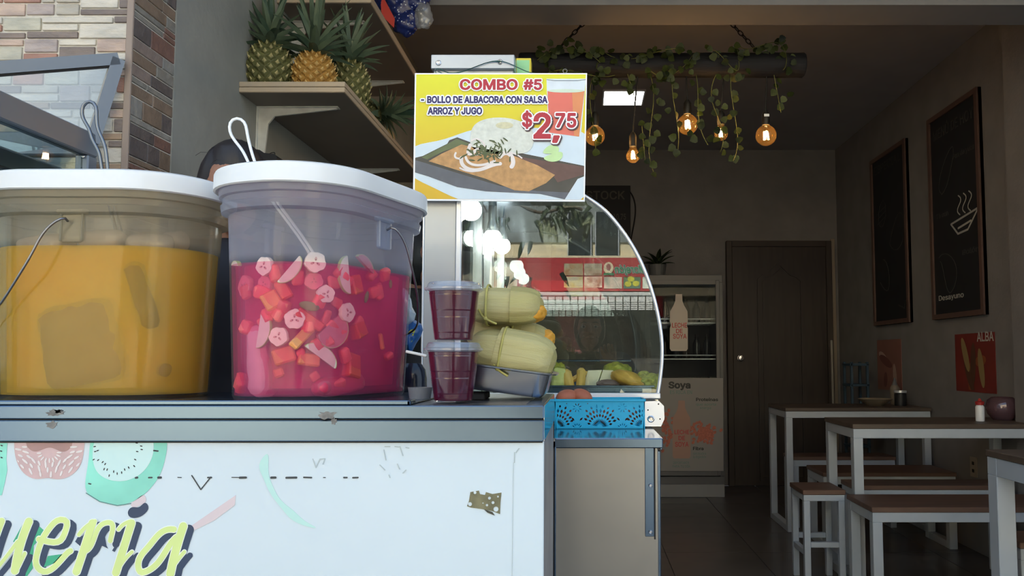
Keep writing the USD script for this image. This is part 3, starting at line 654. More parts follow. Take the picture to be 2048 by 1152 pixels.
part(vit, 'lid_frame', bar(pA, pB, .026, .02, nL), m_gf); part(vit, 'lid_frame', bar(pC, pB, .026, .02, nL), m_gf)
part(vit, 'lid_gasket', bar(pC - (pB - pA) * .075, pB - (pB - pA) * .075, .009, .016, nL), m_dark)
part(vit, 'lid_glass', loft([[c + nL * o for c in (pA, pB, pC, pD)] for o in (-.002, .002)]), glassmat('pane_glass_sky', (246, 250, 250), .2, .95))
for px, py in ((168, 290), (169, 313)): c = at(px, py, VY1 - .036); part(vit, 'screw', mv(ellipsoid((0, 0, 0), (.004, .002, .004), 2), VX - .01, c[1], c[2]), mat('rivet_steel', (215, 215, 215), .25, 1.0), True)
# ------------------------------------------------------------------ steel cabinet beside the cart, and the glass case on it
YK = 1.68; zK = float(at(1200, 877, YK)[2]); XK = float(at(1326, 900, YK)[0]); YG = 2.02
def zk(py, Y=YK): return float(at(1200, py, Y)[2])
def xk(px, Y=YK): return float(at(px, 900, Y)[0])
m_rivet = mat('rivet_steel', (215, 215, 215), .25, 1.0)
m_mirror = mat('steel_polished', (176, 180, 184), .12, 1.0, var=.05, scale=3)
part(cart, 'side_strip', cbox(XC - .001, XC + .0006, YC + .012, YK - .002, zc(884), zc(812.5), .0003), m_mirror)
cab = thing('steel_cabinet', 'stainless steel cabinet with riveted corner strap right of the white cart', 'cabinet', (-.1, 2.3, 0))
def rivet(px, py, Y, r=.0045, parent=None, name='rivet', xz=None):
    c = at(px, py, Y) if xz is None else np.array([xz[0], Y, xz[1]])
    g = rot(lathe([(.0005, .0022), (r * .35, .0022), (r * .4, .001), (r * .75, .002), (r, .0006), (r, -.001)], 16), 90, [1, 0, 0], (0, 0, 0)); g.apply_translation([c[0], Y, c[2]])
    part(parent or cab, name, g, m_rivet, 40)
part(cab, 'body', cbox(-.408, XK - .008, YK + .02, 3.05, .05, zk(896), .002), m_steel_s)
part(cab, 'front_lip', [cbox(XC + .002, XK, YK, YK + .02, zk(896.5), zk(877), .0018), cbox(XC + .001, xk(1112), YK - .004, YK + .02, .05, zk(893), .0015)], m_steel)
part(cab, 'top_plate', cbox(-.408, XK, YK + .004, 3.05, zk(884), zK + .0004, .0006), m_mirror)
part(cab, 'side_lip', cbox(XK - .004, XK, YK + .018, 3.05, zk(902), zk(878), .001), m_steel)
part(cab, 'corner_strap', cbox(xk(1291), xk(1309), YK + .0175, YK + .021, zk(1077), zk(897), .0008), m_steel)
part(cab, 'side_gap', box(xk(1309), xk(1312), YK + .019, YK + .03, zk(1083), zk(898)), m_dark)
part(cab, 'edge_post', cbox(xk(1314), xk(1323), YK + .024, YK + .04, .04, zk(904), .0015), m_steel)
for py in (971, 1064): rivet(1301, py, YK + .0175)
m_frame = mat('frame_aluminium', (226, 230, 234), .3, .6)
case = thing('glass_display_case', 'curved glass food display case with aluminium frame and steel rear column', 'display case', (-.1, 2.5, zK))
def zg(py): return float(at(1200, py, YG)[2])
def xg(px): return float(at(px, 600, YG)[0])
CURVE = [(1040, 341), (1090, 352), (1135, 371), (1168, 391), (1202, 414), (1240, 455), (1273, 506), (1300, 570), (1317, 635), (1324, 690), (1322, 742), (1314, 797)]
CV = spline([(at(x, y, YG)[0], at(x, y, YG)[2]) for x, y in CURVE], 50)
YE = 3.02
poly = Polygon([(xg(921), zg(797)), (xg(921), zg(338))] + [tuple(p) for p in CV])
m_pane = glassmat('pane_glass', (244, 250, 248), .055, .85)
part(case, 'base_box', cbox(-.408, xg(1316), YG - .01, YE + .02, zK + .001, zg(797), .002), m_mirror)
part(case, 'bottom_rail', cbox(xg(912), xg(1319), YG - .012, YG + .012, zg(797), zg(786), .0015), m_frame)
part(case, 'end_glass', plate(poly.buffer(-.003), (0, YG + .004, 0), .004), m_pane)
def curved(off, y0, y1):
    t = np.gradient(CV, axis=0); n = np.column_stack([-t[:, 1], t[:, 0]]); n /= np.linalg.norm(n, axis=1)[:, None]
    o = CV - n * .0 ; i = CV - n * off if False else CV + n * -off
    sec = np.vstack([o, i[::-1]])
    return loft([np.column_stack([sec[:, 0], np.full(len(sec), y), sec[:, 1]]) for y in (y0, y1)], cap=False)
part(case, 'curved_glass', curved(.004, YG + .006, YE), m_pane)
edge3 = np.column_stack([CV[:, 0], np.full(len(CV), YG), CV[:, 1]])
part(case, 'curved_edge_trim', tube(edge3, .0048, 8), m_frame, True)
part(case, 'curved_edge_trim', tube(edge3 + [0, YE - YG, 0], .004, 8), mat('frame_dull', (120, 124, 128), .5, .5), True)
part(case, 'corner_post', cbox(xg(911), xg(921.5), YG - .008, YG + .012, zg(797), zg(338), .0015), m_frame)
for Y_, px in ((2.36, 951), (2.62, 989), (2.66, 997), (YE, 1020)):
    part(case, 'rear_post', cbox(xg(911) + .004, xg(911) + .024, Y_ - .008, Y_ + .008, zg(797), zg(338), .001), m_frame)
part(case, 'rear_glass', box(xg(911) + .006, xg(911) + .010, YG + .02, YE, zg(797), zg(345)), m_pane)
part(case, 'far_glass', plate(poly.buffer(-.003), (0, YE, 0), .004), m_pane)
part(case, 'roof', cbox(xg(905), xg(1045), YG - .006, YE + .01, zg(341), zg(333), .002), m_steel)
m_col = mat('steel_column', (176, 182, 188), .38, .75, var=.06, scale=4)
part(case, 'rear_column', cbox(xg(846), xg(911), YG, YG + .09, zK + .001, zg(340), .002), m_col)
part(case, 'column_edge', cbox(xg(843.5), xg(847), YG - .003, YG + .09, zK + .001, zg(340), .001), m_frame)
part(case, 'head_box', cbox(xg(861), xg(1024), YG, YG + .12, zg(335), zg(140), .002), m_col)
part(case, 'head_cap', cbox(xg(857), xg(1027), YG - .012, YG + .13, zg(141), zg(112), .002), m_col)
for px, py in ((877, 126), (1000, 124)): rivet(px, py, YG - .012, .0075, case)
# shelf tray and bottom tray inside the case
part(case, 'wire_shelf', [tube([(xg(930) + .01, y, zg(722)), (xg(1268), y, zg(722))], .002, 6) for y in np.linspace(2.2, 2.9, 12)] + [tube([(x, 2.2, zg(722)), (x, 2.9, zg(722))], .0025, 6) for x in (xg(930) + .01, xg(1268))], m_steel, kind='stuff')
plate_y = YG - .07
zb = zK + .0006
br = thing('riveted_bracket', 'small riveted steel bracket plate at the right end of the cabinet top', 'bracket', (xk(1308, 1.93), 1.93, zb))
Bp = Polygon([(at(x, y, 1.93)[0], max(at(x, y, 1.93)[2], zb)) for x, y in [(1286, 803), (1318, 802), (1328, 812), (1329, 838), (1322, 853), (1286, 853)]])
part(br, 'plate', plate(Bp, (0, 1.933, 0), .003), m_frame)
rivet(1302, 838, 1.9295, .0085, br)
for px, py in ((1317, 808), (1320, 838), (1296, 820)): part(br, 'screw_hole', plate(ell(at(px, py, 1.93)[0], at(px, py, 1.93)[2], .0018), (0, 1.930, 0), .0004), m_dark)
tray = thing('display_tray', 'long shallow steel tray with snacks on the floor of the glass case', 'tray', (xg(1205), 2.3, zg(797)))
tx0, tx1, ty0, ty1, tz0, tz1 = xg(1060), xg(1306), YG + .035, 2.75, zg(797) + .001, zg(774)
part(tray, 'tray_body', [cbox(tx0, tx1, ty0, ty1, tz0, tz0 + .003), cbox(tx0, tx1, ty0, ty0 + .004, tz0, tz1), cbox(tx0, tx1, ty1 - .004, ty1, tz0, tz1), cbox(tx0, tx0 + .004, ty0, ty1, tz0, tz1), cbox(tx1 - .004, tx1, ty0, ty1, tz0, tz1)], m_steel)
part(tray, 'tray_rim', [cbox(tx0 - .006, tx1 + .006, ty0 - .006, ty0 + .003, tz1 - .002, tz1 + .003, .001)], m_steel)
# food in the tray
def wedge(px, py, w, h, d, roll, m, label, cat_, Y, r=.008, name='fruit_wedge', tz=0):
    p = at(px, py, Y); k = Y / FPX
    g = cbox(-w * k / 2, w * k / 2, -d / 2, d / 2, -h * k / 2, h * k / 2, r); g = g.subdivide(); g.vertices *= 1 + .14 * (meshkit.noise(g.vertices * 45 + px, 2) - .5)[:, None]
    g = rot(g, roll, [0, 1, 0], (0, 0, 0)); g = rot(g, tz, [0, 0, 1], (0, 0, 0)); g.apply_translation(p); dz = (tz0 + .004) - g.bounds[0][2]
    if dz > 0 or True: 
        pass
    single(name, g, m, label, cat_, 40)
m_melon = mat('melon_green', (206, 204, 120), .45, var=.1, scale=30); m_mango = mat('mango_orange', (232, 186, 96), .45, var=.1, scale=30); m_cheese = mat('cheese_cream', (240, 228, 196), .5, var=.04, scale=30); m_pastry = mat('pastry_gold', (206, 158, 62), .55, var=.18, scale=40, bump=.3); m_lett = mat('lettuce', (160, 158, 52), .6, var=.25, scale=30, bump=.3)
Y0 = YG + .10
for px, py, w, h, d, ro, m_, l in [(1118, 758, 28, 44, .05, 8, m_melon, 'green melon wedge at the left end of the display tray'), (1136, 760, 20, 42, .05, -14, m_mango, 'orange mango wedge right of the melon in the display tray'), (1152, 756, 52, 11, .03, -30, m_mango, 'thin yellow mango strip lying across the mango wedges'),
                                (1162, 758, 18, 44, .05, 4, m_mango, 'yellow mango wedge left of the white cheese in the display tray')]:
    wedge(px, py, w, h, d, ro, m_, l, 'fruit wedge', Y0)
k = Y0 / FPX
chp = Polygon([(at(x, y, Y0)[0], at(x, y, Y0)[2]) for x, y in [(1166, 776), (1176, 741), (1204, 740), (1192, 776)]]); chq = Polygon([(at(x, y, Y0)[0], at(x, y, Y0)[2]) for x, y in [(1194, 776), (1206, 740), (1226, 741), (1240, 776)]])
single('cheese_slab', plate(chp, (0, Y0 + .03, 0), .03), m_cheese, 'cream cheese slab left of the slanting cut in the display tray', 'cheese')
single('cheese_slab', plate(chq, (0, Y0 + .03, 0), .03), m_cheese, 'cream cheese slab right of the slanting cut in the display tray', 'cheese')
c = at(1258, 760, Y0); single('pastry', rot(ellipsoid(c, (.05, .05, .024), 3, 5, .3), 22, [0, 1, 0]), m_pastry, 'golden fried pastry right of the cheese in the display tray', 'pastry', True)
c = at(1215, 768, Y0 - .03); single('meat_piece', ellipsoid(c, (.03, .02, .012), 3, 8, .3), mat('meat_brown', (120, 96, 88), .4), 'dark meat slice in front of the cheese slabs', 'meat', True)
for px, py, r_, l, s in [(1292, 762, .03, 'yellow-green salad heap at the right end of the display tray', 3), (1235, 752, .045, 'yellow-green salad heap behind the pastry', 4), (1110, 750, .04, 'yellow-green salad heap behind the melon wedge', 6)]:
    c = at(px, py, Y0 + .12 if r_ > .03 else Y0); single('salad_heap', ellipsoid(c, (r_, r_ * 1.2, r_ * .85), 4, s, .8), m_lett, l, 'salad', True)
# LED bulbs along the rear top of the case
m_led = emit('led_white', (255, 252, 246), 14.0)
for i, (px, py, Y_) in enumerate([(942, 420, 2.10), (985, 476, 2.50), (1004, 492, 2.72)]):
    p = at(px, py, Y_); lb = ['nearest', 'middle', 'farthest'][i]
    t = thing('led_bulb', f'glowing white LED bulb inside the glass case, {lb} of the row', 'light bulb', p)
    part(t, 'glowing_dome', mv(ellipsoid((0, 0, 0), (.029, .029, .029), 3), *p), m_led, True)
    part(t, 'bulb_base', mv(lathe([(.020, .018), (.016, .045), (.013, .055), (.013, zg(341) - p[2] if zg(341) - p[2] > .06 else .07)], 20), *p), m_frame, True)
# ------------------------------------------------------------------ the menu sign
YS = 1.992
def S(pts): return [tuple(at(800 + x / 3.49, 90 + y / 3.49, YS)[[0, 2]]) for x, y in pts]
def SP(pts): return Polygon(S(pts)).buffer(0)
def SS(pts, n=60): return Polygon(spline(S(pts), n, True)).buffer(0)
SK = YS / FPX / 3.49                 # metres per crop pixel
sc_ = at(1000, 275, YS)
sign = thing('combo_menu_sign', 'yellow COMBO #5 menu sign with rice and fish hung on the glass case', 'menu sign', (sc_[0], YS, S([(0, 1090)])[0][1]))
board = SP([(104, 196), (1306, 196), (1290, 1093), (90, 1086)])
part(sign, 'board', plate(board, (0, YS + .006, 0), .006), mat('sign_white', (244, 246, 248), .35))
def sart(name, g, k, m):
    g = g.intersection(FIELD).buffer(0)
    if not g.is_empty: part(sign, name, plate(g, (0, YS - .0003 * k, 0), .0003), m, kind='stuff' if len(polys(g)) > 1 else None)
FIELD = SP([(114, 206), (1297, 206), (1281, 1080), (103, 1074)])
FL = Polygon(FIELD)
part(sign, 'yellow_field', plate(FIELD, (0, YS, 0), .0003), usdkit.material(stage, '/World/Looks/sign_yellow', {'t': ('texture_coordinate', {}), 's': ('separate_xyz', {}), 'm': ('map_range', {'from_min': .08, 'from_max': .31}), 'r': ('rgb_ramp', {'ramp': [(0, lin((218, 178, 44))), (1, lin((222, 220, 44)))]}), 'p': ('principled_bsdf', {'roughness': .35})}, [('t.object', 's.vector'), ('s.z', 'm.value'), ('m.result', 'r.fac'), ('r.color', 'p.base_color')], surface='p.BSDF'))
q = lambda n, c, v=.08, s=25: mat('print_' + n, c, .35, var=v, scale=s)
sart('plate_print', SS([(60, 745), (260, 670), (480, 600), (700, 570), (1000, 580), (1320, 640), (1400, 900), (1320, 1020), (1180, 1140), (700, 1130), (420, 1080), (200, 980), (60, 880)]), 1, q('plate', (206, 222, 232), .03))
sart('leaf_dark_print', SP([(90, 792), (160, 775), (330, 690), (345, 665), (400, 645), (520, 690), (560, 680), (820, 750), (1290, 845), (1290, 915), (1240, 935), (1150, 1078), (980, 1035), (600, 1020), (400, 990), (200, 915), (90, 880)]), 2, q('leaf_dark', (62, 62, 58), .25, 18))
sart('leaf_fold_print', SP([(90, 800), (180, 825), (420, 900), (700, 985), (960, 1020), (1180, 1030), (1150, 1078), (980, 1040), (600, 1022), (400, 992), (200, 918), (90, 885)]), 3, q('leaf_blue', (88, 94, 104), .15))
sart('leaf_fold_print', SP([(150, 785), (335, 690), (395, 655), (500, 695), (430, 700), (300, 745), (190, 800)]), 3, q('leaf_olive', (92, 104, 70), .2))
sart('leaf_fold_print', SP([(800, 775), (950, 800), (1285, 850), (1285, 905), (1100, 960), (1060, 900)]), 3, q('leaf_brown', (92, 66, 62), .2))
sart('fish_cake_print', SP([(200, 812), (290, 760), (430, 695), (520, 715), (720, 745), (960, 840), (1082, 908), (1020, 965), (900, 1022), (800, 1015), (600, 935), (420, 880)]), 4, q('fish', (186, 142, 92), .2, 60))
sart('rice_print', SS([(490, 660), (520, 560), (600, 518), (720, 508), (830, 530), (920, 590), (935, 660), (900, 740), (820, 760), (700, 765), (560, 740), (500, 710)]), 4, q('rice', (212, 216, 206), .1, 90))
sart('rice_print', ell(*S([(730, 562)])[0], 62 * SK, 24 * SK), 5, q('rice_dip', (206, 202, 168), .1, 90))
sart('onion_print', unary_union([LineString(spline(S(p), 24)).buffer(w / 2 * SK) for p, w in [([(390, 755), (385, 780), (420, 795)], 14), ([(430, 790), (440, 840), (520, 875), (620, 850), (700, 830)], 26), ([(460, 785), (480, 820), (560, 840), (660, 810)], 18), ([(490, 700), (480, 760), (540, 730)], 24), ([(520, 770), (590, 700), (560, 665), (500, 670)], 12), ([(700, 780), (760, 760), (790, 810), (780, 850)], 30), ([(420, 860), (470, 880), (540, 880)], 12), ([(720, 750), (800, 760), (850, 790)], 10)]]), 6, q('onion', (226, 218, 214), .08))
rs = np.random.default_rng(3)
sart('herb_print', unary_union([affinity.rotate(ell(*S([(rs.normal(610, 62), rs.normal(748, 34))])[0], 22 * SK, 5 * SK), rs.uniform(0, 180)) for _ in range(70)]), 7, q('herb', (70, 84, 52), .2))
sart('lime_print', unary_union([SS([(1000, 752), (1030, 710), (1080, 700), (1110, 725), (1100, 752), (1050, 760)], 30), SS([(1005, 795), (1050, 765), (1135, 757), (1125, 795), (1080, 815), (1030, 810)], 30)]), 5, q('lime_slice', (190, 222, 160), .1))
sart('glass_print', SP([(1022, 236), (1298, 236), (1262, 640), (1036, 612)]), 1.5, q('glass', (216, 226, 232), .05))
sart('drink_print', SP([(1030, 322), (1288, 322), (1250, 640), (1040, 612)]), 2, q('drink', (222, 110, 96), .1, 8))
sart('drink_print', SP([(1200, 322), (1288, 322), (1250, 640), (1215, 634)]), 2.5, q('drink_orange', (222, 140, 92), .1, 8))
sart('glass_rim_print', unary_union([LineString(S([(1024, 242), (1080, 250), (1240, 250), (1296, 242)])).buffer(2 * SK), ]), 3, q('rim', (110, 120, 130)))
sart('drink_surface_print', ell(*S([(1158, 321)])[0], 130 * SK, 13 * SK), 3, q('drink_top', (204, 220, 200)))
def stext(s, x0, x1, y0, y1, m, k, out=None, outm=None, ow=9, bold=3, shadow=None):
    p0, p1 = S([(x0, y1), (x1, y0)])
    g = text(s, p1[1] - p0[1], bold, p1[0] - p0[0]); g = affinity.translate(g, p0[0], p0[1])
    if shadow: sart('lettering_shadow', affinity.translate(g.buffer((ow + 3) * SK), 6 * SK, -7 * SK), k - 1, shadow)
    if outm is not None: sart('lettering_outline', g.buffer(ow * SK), k, outm)
    sart('lettering', g, k + 1, m)
w_ = mat('print_white', (240, 242, 246), .35); red_ = q('red', (176, 34, 56), .05); nv_ = q('deep_navy', (28, 24, 92), .05); sd_ = q('shade', (60, 40, 50), .0)
stext('COMBO', 418, 822, 245, 312, red_, 8, outm=w_, ow=8, bold=4); stext('#5', 862, 992, 245, 312, red_, 8, outm=w_, ow=8, bold=4)
stext('- BOLLO DE ALBACORA CON SALSA', 148, 1030, 362, 405, nv_, 8, outm=w_, ow=9, bold=5); stext('ARROZ Y JUGO', 195, 574, 440, 484, nv_, 8, outm=w_, ow=9, bold=5)
stext('$', 852, 924, 478, 570, red_, 9, outm=w_, ow=9, bold=4, shadow=sd_); stext('75', 1086, 1232, 482, 574, red_, 9, outm=w_, ow=9, bold=4, shadow=sd_)
stext('2', 932, 1054, 482, 650, red_, 11, outm=w_, ow=9, bold=3, shadow=sd_); stext(',', 1062, 1116, 560, 655, red_, 11, outm=w_, ow=9, bold=6, shadow=sd_)
m_cord = mat('cord_green', (40, 82, 78), .6)
part(sign, 'hanging_cord', [tube(spline([at(x, y, YG - .016) for x, y in p], 30), .0011, 6) for p in ([(876, 143), (884, 148), (872, 146), (870, 140), (880, 138), (890, 143), (960, 130), (1000, 124)], [(884, 141), (950, 134), (1000, 122), (1040, 137), (1078, 147)])], m_cord, True, kind='stuff')
part(sign, 'hook_ring', tube([at(1130, 142, YS)+ np.array([.0052 * math.cos(a), 0, .0052 * math.sin(a)]) for a in np.linspace(0, 2 * math.pi, 17)[:-1]], .0009, 6, closed=True), m_wire, True)
# a carton on the case's roof
p0, p1 = at(1031, 338, YG + .04), at(1062, 116, YG + .04)
ct = thing('drink_carton', 'green and yellow carton standing on the case roof behind the sign', 'carton', ((p0[0] + p1[0]) / 2, YG + .06, zg(333)))
part(ct, 'carton_body', cbox(p0[0], p1[0], YG + .04, YG + .08, zg(333), p1[2], .001), mat('carton_yellow', (214, 196, 60), .5))
part(ct, 'front_label', plate(Polygon([(p0[0] + .001, p1[2] - .006), (p1[0] - .004, p1[2] - .006), (p1[0] - .008, p0[2] + .02), (p0[0] + .01, p0[2] + .02)]), (0, YG + .04, 0), .0006), mat('carton_green', (150, 210, 150), .5))
# ------------------------------------------------------------------ cups, pan, tamales on the worktop
m_cup = glassmat('cup_plastic', (246, 242, 244), .05, .6, .06); m_clid = glassmat('lid_plastic', (240, 242, 246), .08, .7, .12, haze=.14, hazecol=(190, 196, 206))
m_juice = mat('blackberry_juice', (68, 11, 34), .22, var=.06, scale=30)
cupP = at(906, 808, 1.335)
def cup(z, label, rz):
    t = thing('juice_cup', label, 'cup', (cupP[0], 1.335, z), rz)
    H = .0885; r0, r1 = .0315, .0425
    prof = [(.001, .002), (r0 - .002, .002), (r0, .004)]
    for k in range(1, 60):
        zz = .004 + (H - .004) * k / 60; base = r0 + (r1 - r0) * zz / H
        band = (.12 < k / 60 < .42) or (.56 < k / 60 < .86)
        prof.append((base + (.0005 if band and k % 2 else 0), zz))
    prof += [(r1 + .0022, H - .001), (r1 + .0026, H + .001)]
    part(t, 'cup_wall', lathe(prof, 48, cap=False), m_cup, 50, world=False)
    part(t, 'juice', lathe([(.001, .0035)] + [(max(r - .0012, .001), zz) for r, zz in prof[2:-4]] + [(r1 - .0016, H - .009), (.001, H - .009)], 48), m_juice, 50, world=False)
    part(t, 'lid', lathe([(r1 - .002, H - .006), (r1 + .003, H - .004), (r1 + .0062, H - .002), (r1 + .0064, H + .001), (r1 + .003, H + .0025), (r1 + .001, H + .008), (r1 - .001, H + .0105), (r1 - .004, H + .011), (r1 - .005, H + .0085), (.001, H + .0085)], 48), m_clid, 45, world=False)
    return t
cup(zC, 'lower of two stacked clear cups of dark purple juice', 0); 
def uppercup(): return cup(zC + .0885 + .0115, 'upper cup of dark purple juice stacked on another cup', 20)
uppercup()
# steel pan, tilted
px0, px1 = at(898, 770, 1.40)[0], at(1104, 757, 1.40)[0]; pw, pd = px1 - px0, .17
pc = np.array([(px0 + px1) / 2, 1.385 + pd / 2, zC + .012])
R7 = rotm(math.radians(7.5), [0, 1, 0])[:3, :3]
pan = thing('steel_pan', 'small rectangular stainless pan tilted down to the right on the worktop', 'pan', pc, rot=R7)
def pr(off, z): return ring(rr(pw + 2 * off, pd + 2 * off, .03 + off, 10), z)
part(pan, 'pan_body', loft([pr(-.03, .0), pr(-.019, .001), pr(-.013, .008), pr(-.008, .042), pr(-.004, .046), pr(-.005, .043), pr(-.0105, .04), pr(-.0155, .009), pr(-.03, .004)]), mat('pan_steel', (190, 190, 192), .2, 1.0), 40, world=False)
part(pan, 'pan_rim', loft([pr(-.007, .042), pr(.003, .043), pr(.0035, .0455), pr(.0, .047), pr(-.0085, .046), pr(-.0085, .043)], cap=False), mat('pan_steel', (0, 0, 0)), 40, world=False)
single('rubber_pad', cbox(px0 + .01, px0 + .06, 1.41, 1.50, zC, zC + .012, .002), m_dark, 'dark pad under the raised left end of the steel pan', 'pad')
m_husk = mat('husk', (176, 166, 112), .55, var=.13, scale=14, bump=.25, bscale=30, stretch=(.35, 5, 5), col2=(162, 156, 100)); m_husk2 = mat('husk_pale', (186, 178, 128), .55, var=.12, scale=14, bump=.25, bscale=30, stretch=(.35, 5, 5), col2=(170, 164, 112))
m_husky = mat('husk_yellow', (206, 150, 50), .55, var=.12, scale=20, bump=.2, bscale=40); m_tie = mat('husk_tie', (176, 170, 96), .6, var=.1, scale=40)
def tamale(px, py, w, h, d, Y, tilt, yaw, label, seed, knot_x, leaves, flap):
    p = at(px, py, Y); kx = Y / FPX; a, b, c = w * kx / 2, d / 2, h * kx / 2
    t = thing('tamale', label, 'tamale', p, rot=rotm(math.radians(tilt), [0, 1, 0])[:3, :3] @ rotm(math.radians(yaw), [0, 0, 1])[:3, :3])
    def pt(x, th, off=0.):
        s = max(1 - abs(x) ** 3.4, 0.02) ** .42
        ct, st = np.cos(th), np.sin(th); e = .72
        yy = b * s * np.sign(ct) * abs(ct) ** e; zz = c * s * np.sign(st) * abs(st) ** e
        n = np.array([0, ct / b, st / c]); n /= np.linalg.norm(n)
        wob = .06 * c * (meshkit.noise(np.array([x * 2.2 + seed, ct * 1.5, st * 1.5]), seed) - .5) * 2 + .0016 * (meshkit.noise(np.array([x * .8, th * 7, seed]), seed + 3) - .5)
        return np.array([x * a, yy, zz]) + n * (off + wob)
    th = np.arange(40) * 2 * math.pi / 40
    part(t, 'filled_parcel', loft([[pt(x, q) for q in th] for x in np.sin(np.linspace(-1.5, 1.5, 30))]), m_husk, 60, world=False)
    def leaf(x0, x1, t0, t1, off, m, skew=0.):
        X, T = np.linspace(x0, x1, 16), np.radians(np.linspace(t0, t1, 22))
        o = [[pt(np.clip(x + skew * (q - T[0]), -.99, .99), q, off * 1.7 + .0012 * math.sin(9 * q + seed)) for q in T] for x in X]; i = [[pt(np.clip(x + skew * (q - T[0]), -.99, .99), q, off - .0016) for q in T] for x in X]
        O = np.array(o).reshape(-1, 3); n_ = len(O); f = []
        for r_ in range(15):
            for s_ in range(21):
                k = r_ * 22 + s_; f += [[k, k + 1, k + 23], [k, k + 23, k + 22]]
        part(t, 'husk_leaf', trimesh.Trimesh(np.vstack([O, np.array(i).reshape(-1, 3)]), np.vstack([np.array(f), np.array(f)[:, ::-1] + n_]), process=False), m, True, world=False)
    for l in leaves: leaf(*l)
    tie = [pt(knot_x, q, .0068) for q in np.arange(36) * 2 * math.pi / 36]
    kn = pt(knot_x, math.radians(215), .0085)
    part(t, 'tie_strip', cat([tube(tie, .0022, 6, closed=True), tube(spline([kn + [-.012, -.002, .016], kn, kn + [.012, -.003, -.006], kn + [.02, -.001, -.009]], 20), .002, 6), ellipsoid(kn, (.004, .004, .004), 1)]), m_tie, True, world=False)
    if flap is not None:
        x0, z0, sx, sz = flap
        g = ellipsoid((0, 0, 0), (sx, b * .7, sz), 3, seed, .5); g.apply_translation([x0 * a, -b * .1, z0 * c]); part(t, 'folded_end', g, m_husky, True, label='yellowish folded husk end', world=False)
tamale(1008, 612, 160, 66, .085, 1.455, 2, 0, 'top tamale of the stack, flat parcel of pale corn husk with a yellow right end', 3, -.38, [(-.97, .42, 120, 330, .002, m_husk2), (.2, .92, 100, 260, .0035, m_husk)], (.78, -.35, .022, .017))
tamale(1018, 672, 172, 66, .08, 1.515, 7, 0, 'middle tamale, husk parcel lying behind the lowest one with an orange open end', 5, .1, [(-.97, .6, 90, 300, .002, m_husk2), (-.6, .3, 60, 170, .0035, m_husk)], (.86, .12, .018, .018))
tamale(1026, 706, 176, 82, .1, 1.44, 10, 0, 'lowest tamale tied with a husk strip, resting in the steel pan', 9, -.22, [(-.97, .2, 150, 300, .0022, m_husk2, .05), (-.3, .96, 110, 250, .0035, m_husk2, -.05), (.2, .97, 180, 330, .003, m_husk)], None)
# ------------------------------------------------------------------ blue basket with eggs
YB0, YB1 = 1.90, 1.998
m_blue = mat('basket_blue', (0, 156, 196), .4, var=.04, scale=12)
bk0, bk1 = at(1109, 797, YB0)[0], at(1290, 797, YB0)[0]; bz = zb; bt = float(at(1200, 799, YB0)[2])
basket = thing('egg_basket', 'turquoise blue plastic basket with lacy cut-out sides holding brown eggs', 'basket', ((bk0 + bk1) / 2, (YB0 + YB1) / 2, bz))
def lace(W, H, centres, daisies):
    """cut-outs: fans of slits and diamonds, daisies and dots; W x H wall with its foot at 0"""
    cut = []
    def rh(x, y, a, l, w): cut.append(affinity.rotate(Polygon([(x - l, y), (x, y - w), (x + l, y), (x, y + w)]), a, origin=(x, y)))
    u = H / 57.
    for cx in centres:
        for a in range(8, 173, 12): 
            q = math.radians(a); rh(cx + 10.5 * u * math.cos(q), 4 * u + 10.5 * u * math.sin(q), a, 6.2 * u, 1.1 * u)
        for a in range(14, 167, 15):
            q = math.radians(a); rh(cx + 22 * u * math.cos(q), 4 * u + 22 * u * math.sin(q), a, 3.6 * u, 2.3 * u)
        for a in range(22, 159, 13):
            q = math.radians(a); rh(cx + 31 * u * math.cos(q), 4 * u + 31 * u * math.sin(q), a, 4.2 * u, 2.5 * u)
        for a in range(50, 131, 16):
            q = math.radians(a); rh(cx + 40 * u * math.cos(q), 4 * u + 40 * u * math.sin(q), a, 3.4 * u, 2.2 * u)
    for cx in daisies:
        for a in range(0, 360, 45):
            q = math.radians(a + 22); rh(cx + 6.5 * u * math.cos(q), 41 * u + 6.5 * u * math.sin(q), a + 22, 3.4 * u, .9 * u)
        for s in (-1, 1):
            rh(cx + s * 8 * u, 19 * u, 45 * s, 4.5 * u, 2. * u); rh(cx + s * 20.5 * u, 49 * u, 0, 1.2 * u, 1.2 * u)
        for a in (40, 65, 90, 115, 140):
            q = math.radians(a); rh(cx + 9 * u * math.cos(q), -2 * u + 11 * u * math.sin(q), a, 3 * u, 1. * u)
    return unary_union(cut)
W = bk1 - bk0; H = bt - bz; tp = W * .022
wall = Polygon([(tp, 0), (W - tp, 0), (W, H), (0, H)])
cuts = lace(W, H, (W * .03, W * .5, W * .97), (W * .25, W * .75)).intersection(wall.buffer(-.0035).intersection(sbox(0, .004, W, H - .006)))
m_wallp = wall.difference(cuts)
D_ = YB1 - YB0
part(basket, 'front_wall', plate(m_wallp, (bk0, YB0 + .002, bz), .002), m_blue)
part(basket, 'back_wall', plate(m_wallp, (bk0, YB1, bz), .002), m_blue)
sw = sbox(0, 0, D_, H); swc = sw.difference(lace(D_, H, (D_ * .5,), (D_ * .06, D_ * .94)).intersection(sbox(.004, .004, D_ - .004, H - .006)))
part(basket, 'side_wall', plate(swc, (bk0 + tp / 2, YB1, bz), .002, (0, -1, 0), (0, 0, 1)), m_blue)
part(basket, 'side_wall', plate(swc, (bk1 - tp / 2, YB0, bz), .002, (0, 1, 0), (0, 0, 1)), m_blue)
part(basket, 'floor', cbox(bk0 + tp, bk1 - tp, YB0, YB1, bz, bz + .002, .0005), m_blue)
